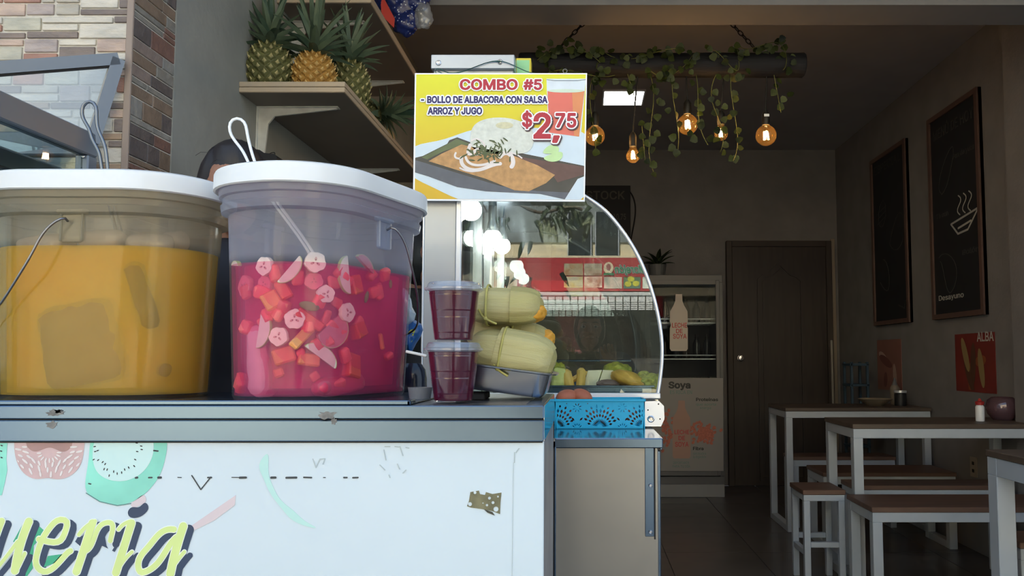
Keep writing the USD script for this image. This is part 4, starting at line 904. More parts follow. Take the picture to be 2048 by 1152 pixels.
part(basket, 'rim', [cbox(bk0 - .001, bk1 + .001, YB0 - .002, YB0 + .003, bt - .005, bt + .001, .001), cbox(bk0 - .001, bk1 + .001, YB1 - .003, YB1 + .002, bt - .005, bt + .001, .001), cbox(bk0 - .002, bk0 + .003, YB0, YB1, bt - .005, bt + .001, .001), cbox(bk1 - .003, bk1 + .002, YB0, YB1, bt - .005, bt + .001, .001)], m_blue)
m_egg = mat('egg_brown', (164, 94, 66), .55, var=.06, scale=60)
def eggm(n=28):
    z = np.linspace(-1, 1, 18); r = np.sqrt(np.maximum(1 - z ** 2, 0)) * (1 - .13 * z)
    return lathe([(max(a, 1e-4) * .0222, b * .028) for a, b in zip(r, z)], n)
eg0 = thing('brown_egg', 'left brown egg showing above the basket rim', 'egg', tuple(at(1134, 797, 1.945)), rot=rotm(math.radians(70), [0, 1, .2])[:3, :3]); part(eg0, 'shell', eggm(), m_egg, True, world=False)
e1 = at(1163, 796, 1.95); dup(eg0, e1, label='right brown egg showing above the basket rim', rot=rotm(math.radians(-60), [.2, 1, .3])[:3, :3])
for i, (fx, l) in enumerate([(.14, 'at the left end'), (.38, 'left of the middle'), (.62, 'right of the middle'), (.86, 'at the right end')]):
    dup(eg0, (bk0 + W * fx, 1.945, bz + .0245), label='brown egg low in the blue basket, ' + l + ', seen through the cut-outs', rot=rotm(math.radians(80 + 20 * i), [0, 1, .3 * i])[:3, :3])
# ------------------------------------------------------------------ clutter between bucket and cups
p = at(829, 640, 1.80); bgy = 1.80
sb = thing('snack_bag', 'crumpled blue snack bag with a yellow patch squeezed beside the juice cups', 'bag', (p[0], bgy, at(829, 704, bgy)[2]))
def bagpart(pts, th, m, name, seed, lab=None):
    g = Polygon([(at(x, y, bgy)[0], at(x, y, bgy)[2]) for x, y in pts]); c0 = np.array(g.centroid.coords[0]); o = np.array(g.exterior.coords)[:-1]
    o = np.vstack([o + (np.roll(o, -1, 0) - o) * f for f in (0,)]); rings = []
    dens = np.array(LineString(np.vstack([o, o[:1]])).segmentize(.004).coords)[:-1]
    for sc2, y in ((.55, -1.), (.85, -.75), (1., 0), (.85, .75), (.55, 1.)):
        q = c0 + (dens - c0) * sc2; y_ = bgy + y * th * (.7 + .6 * meshkit.noise(np.column_stack([q * 90, np.full(len(q), y + seed)]), seed)); rings.append(np.column_stack([q[:, 0], y_, q[:, 1]]))
    part(sb, name, loft(rings), m, 35, label=lab)
bagpart([(806, 636), (818, 648), (830, 640), (843, 648), (846, 660), (842, 672), (834, 684), (822, 706), (806, 706)], .022, mat('bag_blue', (34, 84, 140), .3, var=.2, scale=60), 'bag_body', 1)
bagpart([(806, 575), (815, 582), (822, 598), (823, 612), (832, 628), (828, 644), (814, 654), (806, 650)], .016, glassmat('bag_clear', (230, 236, 240), .08, .6, .15, haze=.5, hazecol=(190, 202, 210)), 'bag_neck', 2, 'clear crumpled top of the bag')
part(sb, 'bag_patch', plate(SP([]) if False else Polygon([(at(x, y, bgy)[0], at(x, y, bgy)[2]) for x, y in [(818, 668), (826, 660), (836, 658), (832, 668), (828, 684), (822, 686)]]), (0, bgy - .021, 0), .001), mat('bag_yellow', (196, 200, 60), .4), label='yellow patch')
pj = at(824, 760, 1.8)
jar = thing('dark_bottle', 'dark blue-black bottle under the blue snack bag', 'bottle', (pj[0], 1.8, zb))
part(jar, 'bottle_body', mv(lathe([(.001, 0), (.03, 0), (.033, .006), (.033, .12), (.03, .14), (.02, .155), (.001, .155)], 28), pj[0], 1.8, zb), mat('bottle_dark', (24, 28, 38), .15), 40)
part(jar, 'bottle_cap', mv(lathe([(.02, .1545), (.02, at(829, 704, bgy)[2] - zb), (.001, at(829, 704, bgy)[2] - zb)], 24), pj[0], 1.8, zb), m_dark, 40)
sp = [at(x, y, 1.46) for x, y in [(812, 703), (836, 708), (853, 712)]]
t = thing('plastic_spoon', 'white plastic spoon handle poking out beside the lower juice cup', 'spoon', sp[1]); part(t, 'handle', tube(spline(sp, 12), .0028, 8), mat('plastic_white', (0, 0, 0)), True)

pg = at(840, 800, 1.42); t = thing('grey_tub', 'small grey plastic tub on the worktop left of the lower cup', 'tub', (pg[0], 1.42, zC)); part(t, 'tub_body', mv(lathe([(.001, 0), (.018, 0), (.0215, .022), (.020, .022), (.017, .003), (.001, .003)], 24), pg[0], 1.42, zC), mat('tub_grey', (120, 122, 128), .4), 40)
# ------------------------------------------------------------------ left wall: shelves, pineapples
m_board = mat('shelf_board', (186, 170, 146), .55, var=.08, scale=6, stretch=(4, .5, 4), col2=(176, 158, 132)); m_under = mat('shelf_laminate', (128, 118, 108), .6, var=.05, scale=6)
YSH = 2.375
zS = float(at(580, 163, YSH)[2]); zSb = float(at(580, 184, YSH)[2]); xS = float(at(690, 170, YSH)[0]); YS1 = 3.62
def bracket(Y, z, parent, L=.26, V=.30):
    g = [cbox(XL, XL + .004, Y - .014, Y + .014, z - V, z - .003, .001), cbox(XL, XL + L, Y - .014, Y + .014, z - .004, z, .001)]
    web = Polygon([(0, 0), (L, 0), (L * .96, -.008), (.055, -.03), (.035, -.055), (.012, -V + .01), (0, -V)])
    g.append(plate(web, (XL, Y + .004, z), .008))
    part(parent, 'bracket', g, mat('bracket_white', (206, 206, 198), .5, var=.1, scale=30))
sh = thing('wall_shelf', 'lower thick wooden wall shelf carrying the pineapples', 'shelf', (XL + .15, 3.0, zSb))
part(sh, 'board', cbox(XL, xS, YSH, YS1, (zS + zSb) / 2 + .0006, zS, .0015), m_board); part(sh, 'board', cbox(XL, xS - .001, YSH + .001, YS1, zSb, (zS + zSb) / 2 - .0006, .0015), m_board)
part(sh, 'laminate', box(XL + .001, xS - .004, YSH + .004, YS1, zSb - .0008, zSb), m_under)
bracket(2.52, zSb - .001, sh); bracket(3.36, zSb - .001, sh)
zU = zS + .37
su = thing('wall_shelf', 'upper thick wooden wall shelf above the pineapples', 'shelf', (XL + .15, 3.0, zU))
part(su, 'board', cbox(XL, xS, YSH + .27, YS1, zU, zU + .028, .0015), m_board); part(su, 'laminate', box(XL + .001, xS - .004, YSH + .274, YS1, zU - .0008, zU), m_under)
bracket(2.80, zU - .001, su); bracket(3.42, zU - .001, su)
m_pin = {'g': mat('pineapple_green', (92, 92, 50), .6, var=.2, scale=40), 'y': mat('pineapple_yellow', (168, 126, 58), .6, var=.15, scale=40)}
m_eye = {'g': mat('pineapple_eye_green', (170, 160, 110), .6, var=.15, scale=80), 'y': mat('pineapple_eye_yellow', (206, 172, 106), .6, var=.15, scale=80)}
m_cr = leafmat('pineapple_leaf', (66, 92, 74), (112, 130, 104), .25)
def blade(base, dirv, L, w, bend, up=np.array([0, 0, 1.])):
    """a curved pointed leaf, thick in the middle"""
    d = dirv / np.linalg.norm(dirv); s = np.cross(d, up); s = s / (np.linalg.norm(s) + 1e-9); n = np.cross(s, d); rings = []
    for k in np.linspace(0, 1, 7):
        c = base + d * L * k - up * bend * L * k * k + n * 0
        ww = w * (1 - k ** 1.8) * (.75 + .5 * k) + .0008; tt = .0035 * (1 - k) + .0006
        rings.append([c - s * ww / 2 + n * ww * .22, c - n * tt, c + s * ww / 2 + n * ww * .22, c + n * tt * .3])
    return loft(rings)
def pineapple(label, k, loc, r, h, rz, seed, crown=.2, rot_=None, spread=1.):
    t = thing('pineapple', label, 'pineapple', loc, rz, rot=rot_)
    def R(z): q = z / h; return r * (math.sin(math.pi * min(max(.12 + .80 * q, 0), 1)) ** .55)
    part(t, 'fruit_body', lathe([(.001, 0)] + [(R(z) * .97, z) for z in np.linspace(0, h, 16)] + [(.001, h)], 28), m_pin[k], True, world=False)
    rng = np.random.default_rng(seed)
    eyes, spikes = [], []
    nr = 9
    for i in range(nr):
        z = h * (i + .5) / nr; n = 12
        for j in range(n):
            a = 2 * math.pi * (j + .5 * (i % 2)) / n; rad = R(z) * .965
            u = np.array([math.cos(a), math.sin(a), 0]); tv = np.array([-math.sin(a), math.cos(a), 0]); c = u * rad + [0, 0, z]
            sw_, sh_ = R(z) * math.pi / n * .92, h / nr * .9
            o = [c + tv * sw_, c + [0, 0, sh_], c - tv * sw_, c - [0, 0, sh_]]
            o2 = [c + u * .006 + (q - c) * .55 for q in o]
            part(t, 'eye', loft([o, o2]), m_pin[k], world=False)
            spikes.append(hull([c + u * .006 + tv * sw_ * .4, c + u * .006 - tv * sw_ * .4, c + u * .006 - [0, 0, sh_ * .3], c + u * .011 + [0, 0, sh_ * .05], c + u * .0125 + np.array([0, 0, sh_ * .55])]))
    part(t, 'eye_tips', spikes, m_eye[k], world=False, kind='stuff')
    lv = 0
    for tier in range(6):
        n = 9 - tier
        for j in range(n):
            a = 2 * math.pi * (j + .37 * tier + rng.random() * .3) / n; el = math.radians(12 + tier * 14 + rng.uniform(-6, 6))
            dv = np.array([math.cos(a) * math.cos(el) * spread, math.sin(a) * math.cos(el) * spread, math.sin(el)])
            part(t, 'crown_leaf', blade(np.array([math.cos(a) * .012, math.sin(a) * .012, h - .006 + tier * .012]), dv, crown * rng.uniform(.65, 1.0) * (.75 + .1 * tier), .034 - .002 * tier, rng.uniform(.12, .4) * (1 - tier / 7)), m_cr, 50, world=False)
    return t
def on(px, Y): return (float(at(px, 160, Y)[0]), Y, zS)
pineapple('dark green pineapple at the left front of the lower wall shelf', 'g', on(538, 2.47), .069, .150, 10, 1, .155)
pineapple('golden yellow pineapple in the middle of the lower wall shelf', 'y', on(628, 2.50), .064, .132, 40, 2, .19)
pineapple('green pineapple at the shelf edge right of the golden one', 'g', (xS - .072, 2.66, zS), .066, .165, 70, 3, .17)
pineapple('pineapple lying on its side behind the others, crown towards the room', 'g', (xS - .17, 2.92, zS + .064), .058, .14, 0, 4, .13, rotm(math.radians(88), [0, 1, 0])[:3, :3])
for px, py, r, Y, c, l in [(744, 222, .042, 3.0, (170, 140, 96), 'tan oblong papaya on the lower shelf behind the pineapples'), (766, 245, .046, 3.15, (176, 150, 96), 'tan round melon near the back of the lower shelf'), (808, 290, .036, 3.50, (190, 116, 46), 'orange fruit at the back end of the lower shelf')]:
    X_ = min(float(at(px, py, Y)[0]), xS - r * .8)
    t = thing('shelf_fruit', l, 'fruit', (X_, Y, zS)); part(t, 'fruit_body', mv(ellipsoid((0, 0, 0), (r, r * 1.25, r), 3, int(px), .12), X_, Y, zS + r * .97), mat('shelf_fruit_%d' % px, c, .5, var=.1, scale=20), True)
    part(t, 'stem_end', mv(lathe([(.001, -.004), (.005, 0), (.003, .004), (.001, .005)], 10), X_, Y, zS + 1.95 * r), m_board)
# black bag hanging under the bracket
pb = at(541, 330, 2.42); bk = thing('shoulder_bag', 'black bag with a thin strap hanging on the left wall under the shelf bracket', 'bag', (XL + .04, 2.42, pb[2] - .2))
pp = [at(x, y, 2.42) for x, y in [(517, 306), (532, 308), (540, 314), (560, 316), (566, 322)]]
prof = [(p_[0], p_[2]) for p_ in pp]; prof = [(max(a, XL + .012), b) for a, b in prof]
part(bk, 'bag_body', plate(Polygon([(XL + .004, prof[0][1])] + prof + [(prof[-1][0], pb[2] - .2), (XL + .004, pb[2] - .2)]), (0, 2.46, 0), .09), mat('bag_black', (26, 26, 30), .6), 30)
part(bk, 'strap', tube(spline([at(x, y, 2.42) for x, y in [(535, 312), (540, 307), (548, 305), (547, 315)]], 16), .0012, 6), m_dark, True)
# blue speckled packets hanging from the upper shelf's far end / beam
hb = at(808, 20, 3.0)
m_pk_ = usdkit.material(stage, '/World/Looks/speckled_blue', {'t': ('texture_coordinate', {}), 'v': ('voronoi_texture', {'scale': 75.0}), 'r': ('rgb_ramp', {'ramp': [(.0, lin((210, 216, 226))), (.17, lin((190, 198, 214))), (.24, lin((34, 48, 108))), (1, lin((24, 34, 84)))]}), 'p': ('principled_bsdf', {'roughness': .25})}, [('t.object', 'v.vector'), ('v.distance', 'r.fac'), ('r.color', 'p.base_color')], surface='p.BSDF')
bb = thing('hanging_packet', 'bundle of dark blue speckled packets hanging below the ceiling beam', 'packet', hb)
for i, (px, py, rx, rz_) in enumerate([(770, -6, .05, .05), (800, 8, .062, .07), (828, -4, .06, .06), (812, 44, .05, .055), (790, -40, .06, .06), (835, -40, .05, .06)]):
    part(bb, 'packet', ellipsoid(at(px, py, 3.0), (rx, .035, rz_), 3, i + 2, .55), m_pk_, True)
part(bb, 'red_tag', plate(Polygon([(at(x, y, 2.95)[0], at(x, y, 2.95)[2]) for x, y in [(765, -10), (771, 2), (790, 38), (788, 56), (764, 32), (762, 10)]]), (0, 2.95, 0), .003), mat('tag_red', (186, 52, 44), .5), label='red tag')
part(bb, 'clear_wrap', ellipsoid(at(846, 30, 3.0), (.035, .03, .06), 3, 9, .9), glassmat('wrap_clear', (230, 230, 232), .08, .6, .15, haze=.2), True, label='clear wrapper end')
top = float(zb0); part(bb, 'hanging_string', tube([at(806, -40, 3.0), (at(806, 0, 3.0)[0], 3.065, at(806, 0, 3.0)[2] + .28)], .002, 6), m_wire, True)
# ------------------------------------------------------------------ log with ivy and bulbs
YLG = 3.6
l0, l1 = at(1040, 132, YLG), at(1607, 129, YLG); zl = float(at(1400, 130, YLG)[2]); rl = .056
log = thing('hanging_log', 'dark wooden log hung on two chains below the ceiling', 'log', ((l0[0] + l1[0]) / 2, YLG, zl - rl))
part(log, 'log_body', rot(loft([np.column_stack([rl * s * np.cos(a_) * (1 + .03 * np.sin(5 * a_)), rl * s * np.sin(a_) * (1 + .02 * np.cos(3 * a_)), np.full(20, z)]) for a_ in [np.arange(20) * 2 * math.pi / 20] for s, z in [(.9, -.003), (1, .004)] + [(1 + .02 * math.sin(zz * 23), zz) for zz in np.linspace(.03, l1[0] - l0[0] - .03, 14)] + [(1, l1[0] - l0[0] - .004), (.9, l1[0] - l0[0] + .003)]]), 90, [0, 1, 0], (0, 0, 0)).apply_translation([l0[0], YLG, zl]), mat('log_dark', (20, 22, 28), .7, var=.3, scale=10, bump=.4, bscale=20, stretch=(.3, 3, 3)), 40)
def chain(p0, p1, parent):
    n = int(np.linalg.norm(np.array(p1) - p0) / .026); d = (np.array(p1) - p0); d = d / np.linalg.norm(d)
    s = np.cross(d, [0, 1, 0]); s /= np.linalg.norm(s); u = np.cross(d, s)
    for k in range(n):
        c = np.array(p0) + d * .026 * (k + .5); w = s if k % 2 else u
        part(parent, 'chain_link', tube([c + d * .0165 * math.cos(a) + w * .0085 * math.sin(a) for a in np.arange(10) * 2 * math.pi / 10], .0025, 5, closed=True), mat('chain_iron', (60, 54, 50), .5, .8), True)
for (ax, ay), (bx_, by) in (((1122, 92), (1166, 48)), ((1508, 95), (1458, 42))):
    a_ = at(ax, ay, YLG); b_ = at(bx_, by, YLG); b_ = a_ + (b_ - a_) * (ZC - a_[2]) / (b_[2] - a_[2]); chain(a_, b_, log)
m_ivy = leafmat('ivy_leaf', (44, 58, 36), (96, 108, 52), .5); m_stem = mat('ivy_stem', (104, 108, 52), .6)
_lf = None
def ivyleaf(c, dirv, s, seed):
    r_ = np.random.default_rng(seed); d = np.asarray(dirv, float); d /= np.linalg.norm(d); n = np.array([r_.normal() * .5, -1., r_.normal() * .4]); w = np.cross(d, n); w /= np.linalg.norm(w); n = np.cross(w, d)
    o = [(0, 0, 0), (.5, .22, .05), (.52, .55, .06), (.3, .85, .02), (0, 1.08, -.1), (-.3, .85, .02), (-.52, .55, .06), (-.5, .22, .05)]
    P = [c + s * (x * w + y * d + z * n) for x, y, z in o] + [c + s * (.5 * d - .08 * n)]
    Q = [p_ - n * .0012 for p_ in P]; f = []
    for k in range(8):
        f += [[8, k, (k + 1) % 8], [17, 9 + (k + 1) % 8, 9 + k], [k, 9 + k, (k + 1) % 8], [(k + 1) % 8, 9 + k, 9 + (k + 1) % 8]]
    return trimesh.Trimesh(np.array(P + Q), f, process=False)
iv = np.random.default_rng(21)
def vine(pts, label, n, Y=YLG - .05, s=(.026, .038), jit=.02):
    P = [at(x, y, Y + (iv.random() - .5) * .05) for x, y in pts]
    t = thing('ivy_vine', label, 'ivy', P[0]); sp_ = spline(P, 40) if len(P) > 3 else np.array([np.array(P[0]) + (np.array(P[-1]) - P[0]) * k for k in np.linspace(0, 1, 20)])
    part(t, 'stem', tube(sp_, .0018, 5), m_stem, True)
    for k in range(n):
        c = sp_[int((k + .6) / n * (len(sp_) - 1))] + iv.normal(size=3) * [jit, jit, jit * .5]; a = iv.uniform(0, 2 * math.pi)
        part(t, 'leaf', ivyleaf(c, (math.cos(a), -.3 + .6 * iv.random(), -.55 + .8 * math.sin(a)), iv.uniform(*s), int(iv.integers(1e6))), m_ivy, True)
V_ = [([(1185, 155), (1180, 200), (1190, 280), (1190, 312)], 'ivy strand hanging beside the sign around the leftmost bulb', 9), ([(1300, 150), (1304, 230), (1298, 300), (1312, 355)], 'long ivy strand hanging right of the lowest small bulb', 13),
      ([(1283, 245), (1287, 290), (1290, 320)], 'short bright ivy sprig just right of the lowest small bulb', 5), ([(1345, 150), (1350, 220), (1356, 260), (1352, 315)], 'ivy strand hanging left of the second globe bulb', 11), ([(1392, 150), (1396, 200), (1398, 240), (1416, 290)], 'ivy strand hanging right of the second globe bulb', 10),
      ([(1432, 150), (1428, 215), (1445, 262), (1440, 305)], 'ivy strand wrapped around the small dim bulb', 10), ([(1462, 150), (1466, 210), (1474, 262), (1466, 322)], 'bushy ivy strand hanging right of the small dim bulb', 14), ([(1548, 150), (1556, 180), (1562, 225)], 'thin ivy strand at the right end of the log', 6), ([(1255, 148), (1262, 180), (1268, 190)], 'short ivy strand in front of the ceiling light panel', 5)]
for p_, l, n in V_: vine(p_, l, n)
for p_, l, n in [([(1075, 120), (1110, 100), (1160, 100), (1200, 125)], 'thick ivy clump over the left part of the log', 34), ([(1210, 105), (1260, 118), (1310, 105), (1370, 100)], 'ivy clump over the middle of the log', 30), ([(1300, 140), (1340, 150), (1370, 130), (1385, 110)], 'ivy clump on the front of the log above the second bulb', 20),
               ([(1420, 100), (1450, 120), (1470, 140), (1475, 100)], 'ivy clump on the log above the dim bulb', 16), ([(1480, 92), (1510, 95), (1560, 88), (1572, 110), (1566, 140)], 'ivy clump at the right part of the log near the chain', 22), ([(1090, 150), (1130, 140), (1180, 150), (1230, 150)], 'ivy clump under the left part of the log', 22)]:
    vine(p_, l, n, Y=YLG - .075, jit=.026)
m_sock = mat('socket_black', (22, 22, 22), .5); m_bulbg = glassmat('bulb_glass', (255, 236, 205), .05, .5, .0, haze=.012, hazecol=(255, 206, 130), translucent=True)
def bulb(px, py, rpx, top_, label, strength, y=YLG, a60=False):
    c = at(px, py, y); r = rpx * y / FPX; t = thing('pendant_bulb', label, 'pendant lamp', (c[0], y, c[2] - r))
    prof = [(.001, -r)] + [(r * math.sin(q), -r * math.cos(q)) for q in np.linspace(.15, 2.55, 18)] + [(.0135, r * 1.02), (.0135, r * 1.12)]
    if a60: prof = [(.001, -r)] + [(r * math.sin(q), -r * math.cos(q)) for q in np.linspace(.15, 1.9, 14)] + [(r * .62, r * .9), (.014, r * 1.35), (.0135, r * 1.5)]
    h = prof[-1][1]
    part(t, 'glass_bulb', mv(lathe(prof, 28), *c), m_bulbg, True)
    fm = emit('filament_%d' % strength, (255, 206, 140), strength * 4.2)
    fs = .55 * r
    part(t, 'filament', [tube([c + [fs * .45 * math.cos(k * 2.1), fs * .45 * math.sin(k * 2.1), -fs * .75], c + [fs * .3 * math.cos(k * 2.1 + .6), fs * .3 * math.sin(k * 2.1 + .6), fs * .75]], .0042, 6) for k in range(6)], fm, True, kind='stuff')
    part(t, 'socket', mv(lathe([(.001, h - .004), (.0165, h - .004), (.0185, h + .01), (.0175, h + .045), (.008, h + .062), (.001, h + .064)], 20), *c), m_sock, 40)
    tp_ = at(top_, 150, y); part(t, 'cord', tube(spline([c + [0, 0, h + .06], c + [(tp_[0] - c[0]) * .3, 0, (tp_[2] - c[2]) * .5 + .02], [tp_[0], y, zl - rl * .8]], 20), .003, 6), m_sock, True)
    return t, c, h
bulb(1190, 272, 20, 1186, 'globe filament bulb partly hidden behind the menu sign', 60)
bulb(1266, 312, 14, 1276, 'lowest filament bulb, small and pear shaped on a slanting cord', 60, a60=True)
bulb(1375, 249, 21, 1373, 'globe filament bulb highest of the five under the log', 60)
bulb(1442, 268, 14, 1448, 'small dim filament bulb behind ivy leaves', 28, a60=True)
t, c, h = bulb(1532, 271, 21, 1533, 'rightmost globe filament bulb with a white tag on its socket', 60)
part(t, 'tag', cbox(c[0] - .012, c[0] + .012, YLG - .021, YLG - .018, c[2] + h + .03, c[2] + h + .042, .0005), mat('print_white', (0, 0, 0)), label='small white tag')
lp0, lp1 = at(1209, 177, 5.33), at(1287, 203, 5.62)
cl = thing('ceiling_light', 'small square LED panel shining on the ceiling behind the log', 'ceiling light', (lp0[0] + .13, 5.47, ZC - .012))
part(cl, 'frame', cbox(lp0[0] - .012, lp0[0] + .282, 5.31, 5.635, ZC - .012, ZC, .003), m_frame); part(cl, 'diffuser', box(lp0[0], lp0[0] + .27, 5.33, 5.615, ZC - .014, ZC - .0115), emit('panel_light', (255, 250, 242), 7.0))
# ------------------------------------------------------------------ fridge, door, boards at the back
YFR = 6.3
f0, f1, fz = .48, float(at(1449, 800, YFR)[0]), float(at(1400, 549, YFR)[2])
def fr(px, py): p_ = at(px, py, YFR); return p_[0], p_[2]
fridge = thing('drinks_fridge', 'glass-door drinks fridge with a soya milk poster at the back of the shop', 'fridge', ((f0 + f1) / 2, 6.58, 0))
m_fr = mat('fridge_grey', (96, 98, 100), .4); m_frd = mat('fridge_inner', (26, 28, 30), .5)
part(fridge, 'cabinet', [cbox(f0, f0 + .035, YFR + .03, 6.82, .16, fz - .06, .001), cbox(f1 - .035, f1, YFR + .03, 6.82, .16, fz - .06, .001), cbox(f0, f1, YFR + .03, 6.86, fz - .06, fz, .003), box(f0, f1, 6.82, 6.86, .16, fz - .06), cbox(f0, f1, YFR + .03, 6.86, .10, .16, .002)], m_fr)
part(fridge, 'inner_back', box(f0 + .035, f1 - .035, 6.80, 6.82, .16, fz - .06), m_frd)
part(fridge, 'plinth', cbox(f0 + .01, f1 - .002, YFR + .03, 6.8, 0, .10, .003), mat('plinth_pale', (150, 152, 152), .5))
d0, d1, dz0, dz1 = f0 + .01, f1 - .03, .17, fr(1400, 560)[1]
part(fridge, 'door_frame', [cbox(d0, d0 + .03, YFR, YFR + .03, dz0, dz1, .003), cbox(d1 - .03, d1, YFR, YFR + .03, dz0, dz1, .003), cbox(d0 + .03, d1 - .03, YFR, YFR + .03, dz1 - .035, dz1, .001), cbox(d0 + .03, d1 - .03, YFR, YFR + .03, dz0, dz0 + .035, .001)], m_fr)
part(fridge, 'door_glass', box(d0 + .03, d1 - .03, YFR + .012, YFR + .016, dz0 + .035, dz1 - .035), glassmat('pane_dim', (232, 236, 236), .006, .4))
for i, py in enumerate((645, 718)):
    z_ = fr(1400, py)[1]; part(fridge, 'wire_shelf', [tube([(f0 + .04, y, z_), (f1 - .04, y, z_)], .004, 6) for y in (6.37, 6.5, 6.62, 6.75)] + [tube([(x, 6.36, z_ - .004), (x, 6.76, z_ - .004)], .002, 5) for x in np.linspace(f0 + .05, f1 - .05, 16)] + [tube([(f0 + .04, 6.36, z_ + .03), (f1 - .05, 6.36, z_ + .03)], .003, 6)], m_frame, kind='stuff')
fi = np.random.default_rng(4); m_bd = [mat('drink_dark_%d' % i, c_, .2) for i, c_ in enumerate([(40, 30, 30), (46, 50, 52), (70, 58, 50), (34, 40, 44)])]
btl = lathe([(.001, 0), (.03, 0), (.032, .01), (.032, .12), (.014, .16), (.013, .19), (.001, .19)], 14)
for i, py in enumerate((645, 718)):
    z_ = fr(1400, py)[1] + .005
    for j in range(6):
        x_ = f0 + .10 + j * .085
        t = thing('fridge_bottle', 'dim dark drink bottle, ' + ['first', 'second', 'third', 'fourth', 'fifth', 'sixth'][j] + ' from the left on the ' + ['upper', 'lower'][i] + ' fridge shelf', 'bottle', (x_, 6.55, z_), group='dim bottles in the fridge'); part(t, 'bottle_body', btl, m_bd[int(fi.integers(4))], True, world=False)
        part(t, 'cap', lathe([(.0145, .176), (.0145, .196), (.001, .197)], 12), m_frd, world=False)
def FP(pts, Y=YFR): return [tuple(at(x, y, Y)[[0, 2]]) for x, y in pts]
def flat(parent, name, g, Y, k, m, th=.0006): 
    g = g.buffer(0); part(parent, name, plate(g, (0, Y - th * k, 0), th), m, kind='stuff' if len(polys(g)) > 1 else None)
def bottle_shape(x0, y0, w, h): return FP([(x0 - w * .18, y0), (x0 + w * .18, y0), (x0 + w * .2, y0 + h * .12), (x0 + w * .3, y0 + h * .2), (x0 + w * .48, y0 + h * .3), (x0 + w * .5, y0 + h * .48), (x0 + w * .44, y0 + h * .54), (x0 + w * .5, y0 + h * .6), (x0 + w * .5, y0 + h * .96), (x0 + w * .42, y0 + h), (x0 - w * .42, y0 + h), (x0 - w * .5, y0 + h * .96), (x0 - w * .5, y0 + h * .6), (x0 - w * .44, y0 + h * .54), (x0 - w * .5, y0 + h * .48), (x0 - w * .48, y0 + h * .3), (x0 - w * .3, y0 + h * .2), (x0 - w * .2, y0 + h * .12)])
m_bs = mat('decal_white', (206, 196, 186), .5); m_rd = mat('decal_red', (196, 74, 74), .5); m_tl = mat('decal_teal', (110, 140, 132), .5); m_bk2 = mat('decal_black', (30, 34, 34), .5); m_pap = m_pap
def ftext(parent, s, x0, x1, y0, y1, Y, k, m, bold=2, name='lettering'):
    (a0, b0), (a1, b1) = FP([(x0, y1), (x1, y0)], Y); g = affinity.translate(text(s, b1 - b0, bold, a1 - a0), a0, b0); flat(parent, name, g, Y, k, m)
flat(fridge, 'bottle_decal', Polygon(bottle_shape(1358, 588, 36, 114)), YFR + .012, 1, m_bs)
for s_, x0, x1, y0, y1 in [('LECHE', 1344, 1374, 646, 655), ('DE', 1352, 1365, 658, 666), ('SOYA', 1346, 1373, 668, 677)]: ftext(fridge, s_, x0, x1, y0, y1, YFR + .012, 2, m_rd)
Yp = YFR - .001
flat(fridge, 'poster_sheet', Polygon(FP([(1300, 756), (1446, 756), (1447, 942), (1300, 942)], Yp)), Yp, 1, mat('poster_paper', (150, 148, 146), .6))
ftext(fridge, 'Soya', 1337, 1381, 764, 776, Yp, 2, m_bk2, 5); ftext(fridge, 'ES RICA EN', 1340, 1384, 781, 788, Yp, 2, m_tl, 1)
ftext(fridge, 'Proteínas', 1392, 1436, 796, 802, Yp, 2, m_bk2, 3); ftext(fridge, 'Fibra', 1386, 1407, 894, 900, Yp, 2, m_bk2, 3)
for s_, x0, x1, y0, y1 in [('que aporta', 1392, 1432, 806, 811), ('energía', 1400, 1422, 813, 818), ('que ayuda a', 1386, 1412, 904, 909), ('la digestión', 1386, 1412, 911, 916), ('IMPORTANTE', 1346, 1378, 923, 928), ('PARA TU DÍA', 1345, 1380, 930, 935)]: ftext(fridge, s_, x0, x1, y0, y1, Yp, 2, m_tl, 1)
sd = np.random.default_rng(12)
beans = unary_union([affinity.rotate(ell(*FP([(x_, y_)], Yp)[0], .015, .011), sd.uniform(0, 180)) for x_, y_ in [(sd.normal(1408, 13), sd.normal(866, 9)) for _ in range(110)] + [(sd.normal(1332, 7), sd.normal(858, 16)) for _ in range(40)]])
flat(fridge, 'soy_bean_print', beans.intersection(Polygon(FP([(1318, 756), (1446, 756), (1446, 942), (1318, 942)], Yp))), Yp, 2, mat('bean_pink', (190, 112, 92), .6, var=.2, scale=60))
flat(fridge, 'poster_bottle_print', Polygon(bottle_shape(1363, 801, 36, 116)), Yp, 3, mat('bottle_print', (178, 144, 130), .6))
for s_, x0, x1, y0, y1 in [('LECHE', 1349, 1378, 860, 868), ('DE', 1357, 1370, 872, 880), ('SOYA', 1350, 1377, 884, 893)]: ftext(fridge, s_, x0, x1, y0, y1, Yp, 4, m_rd)
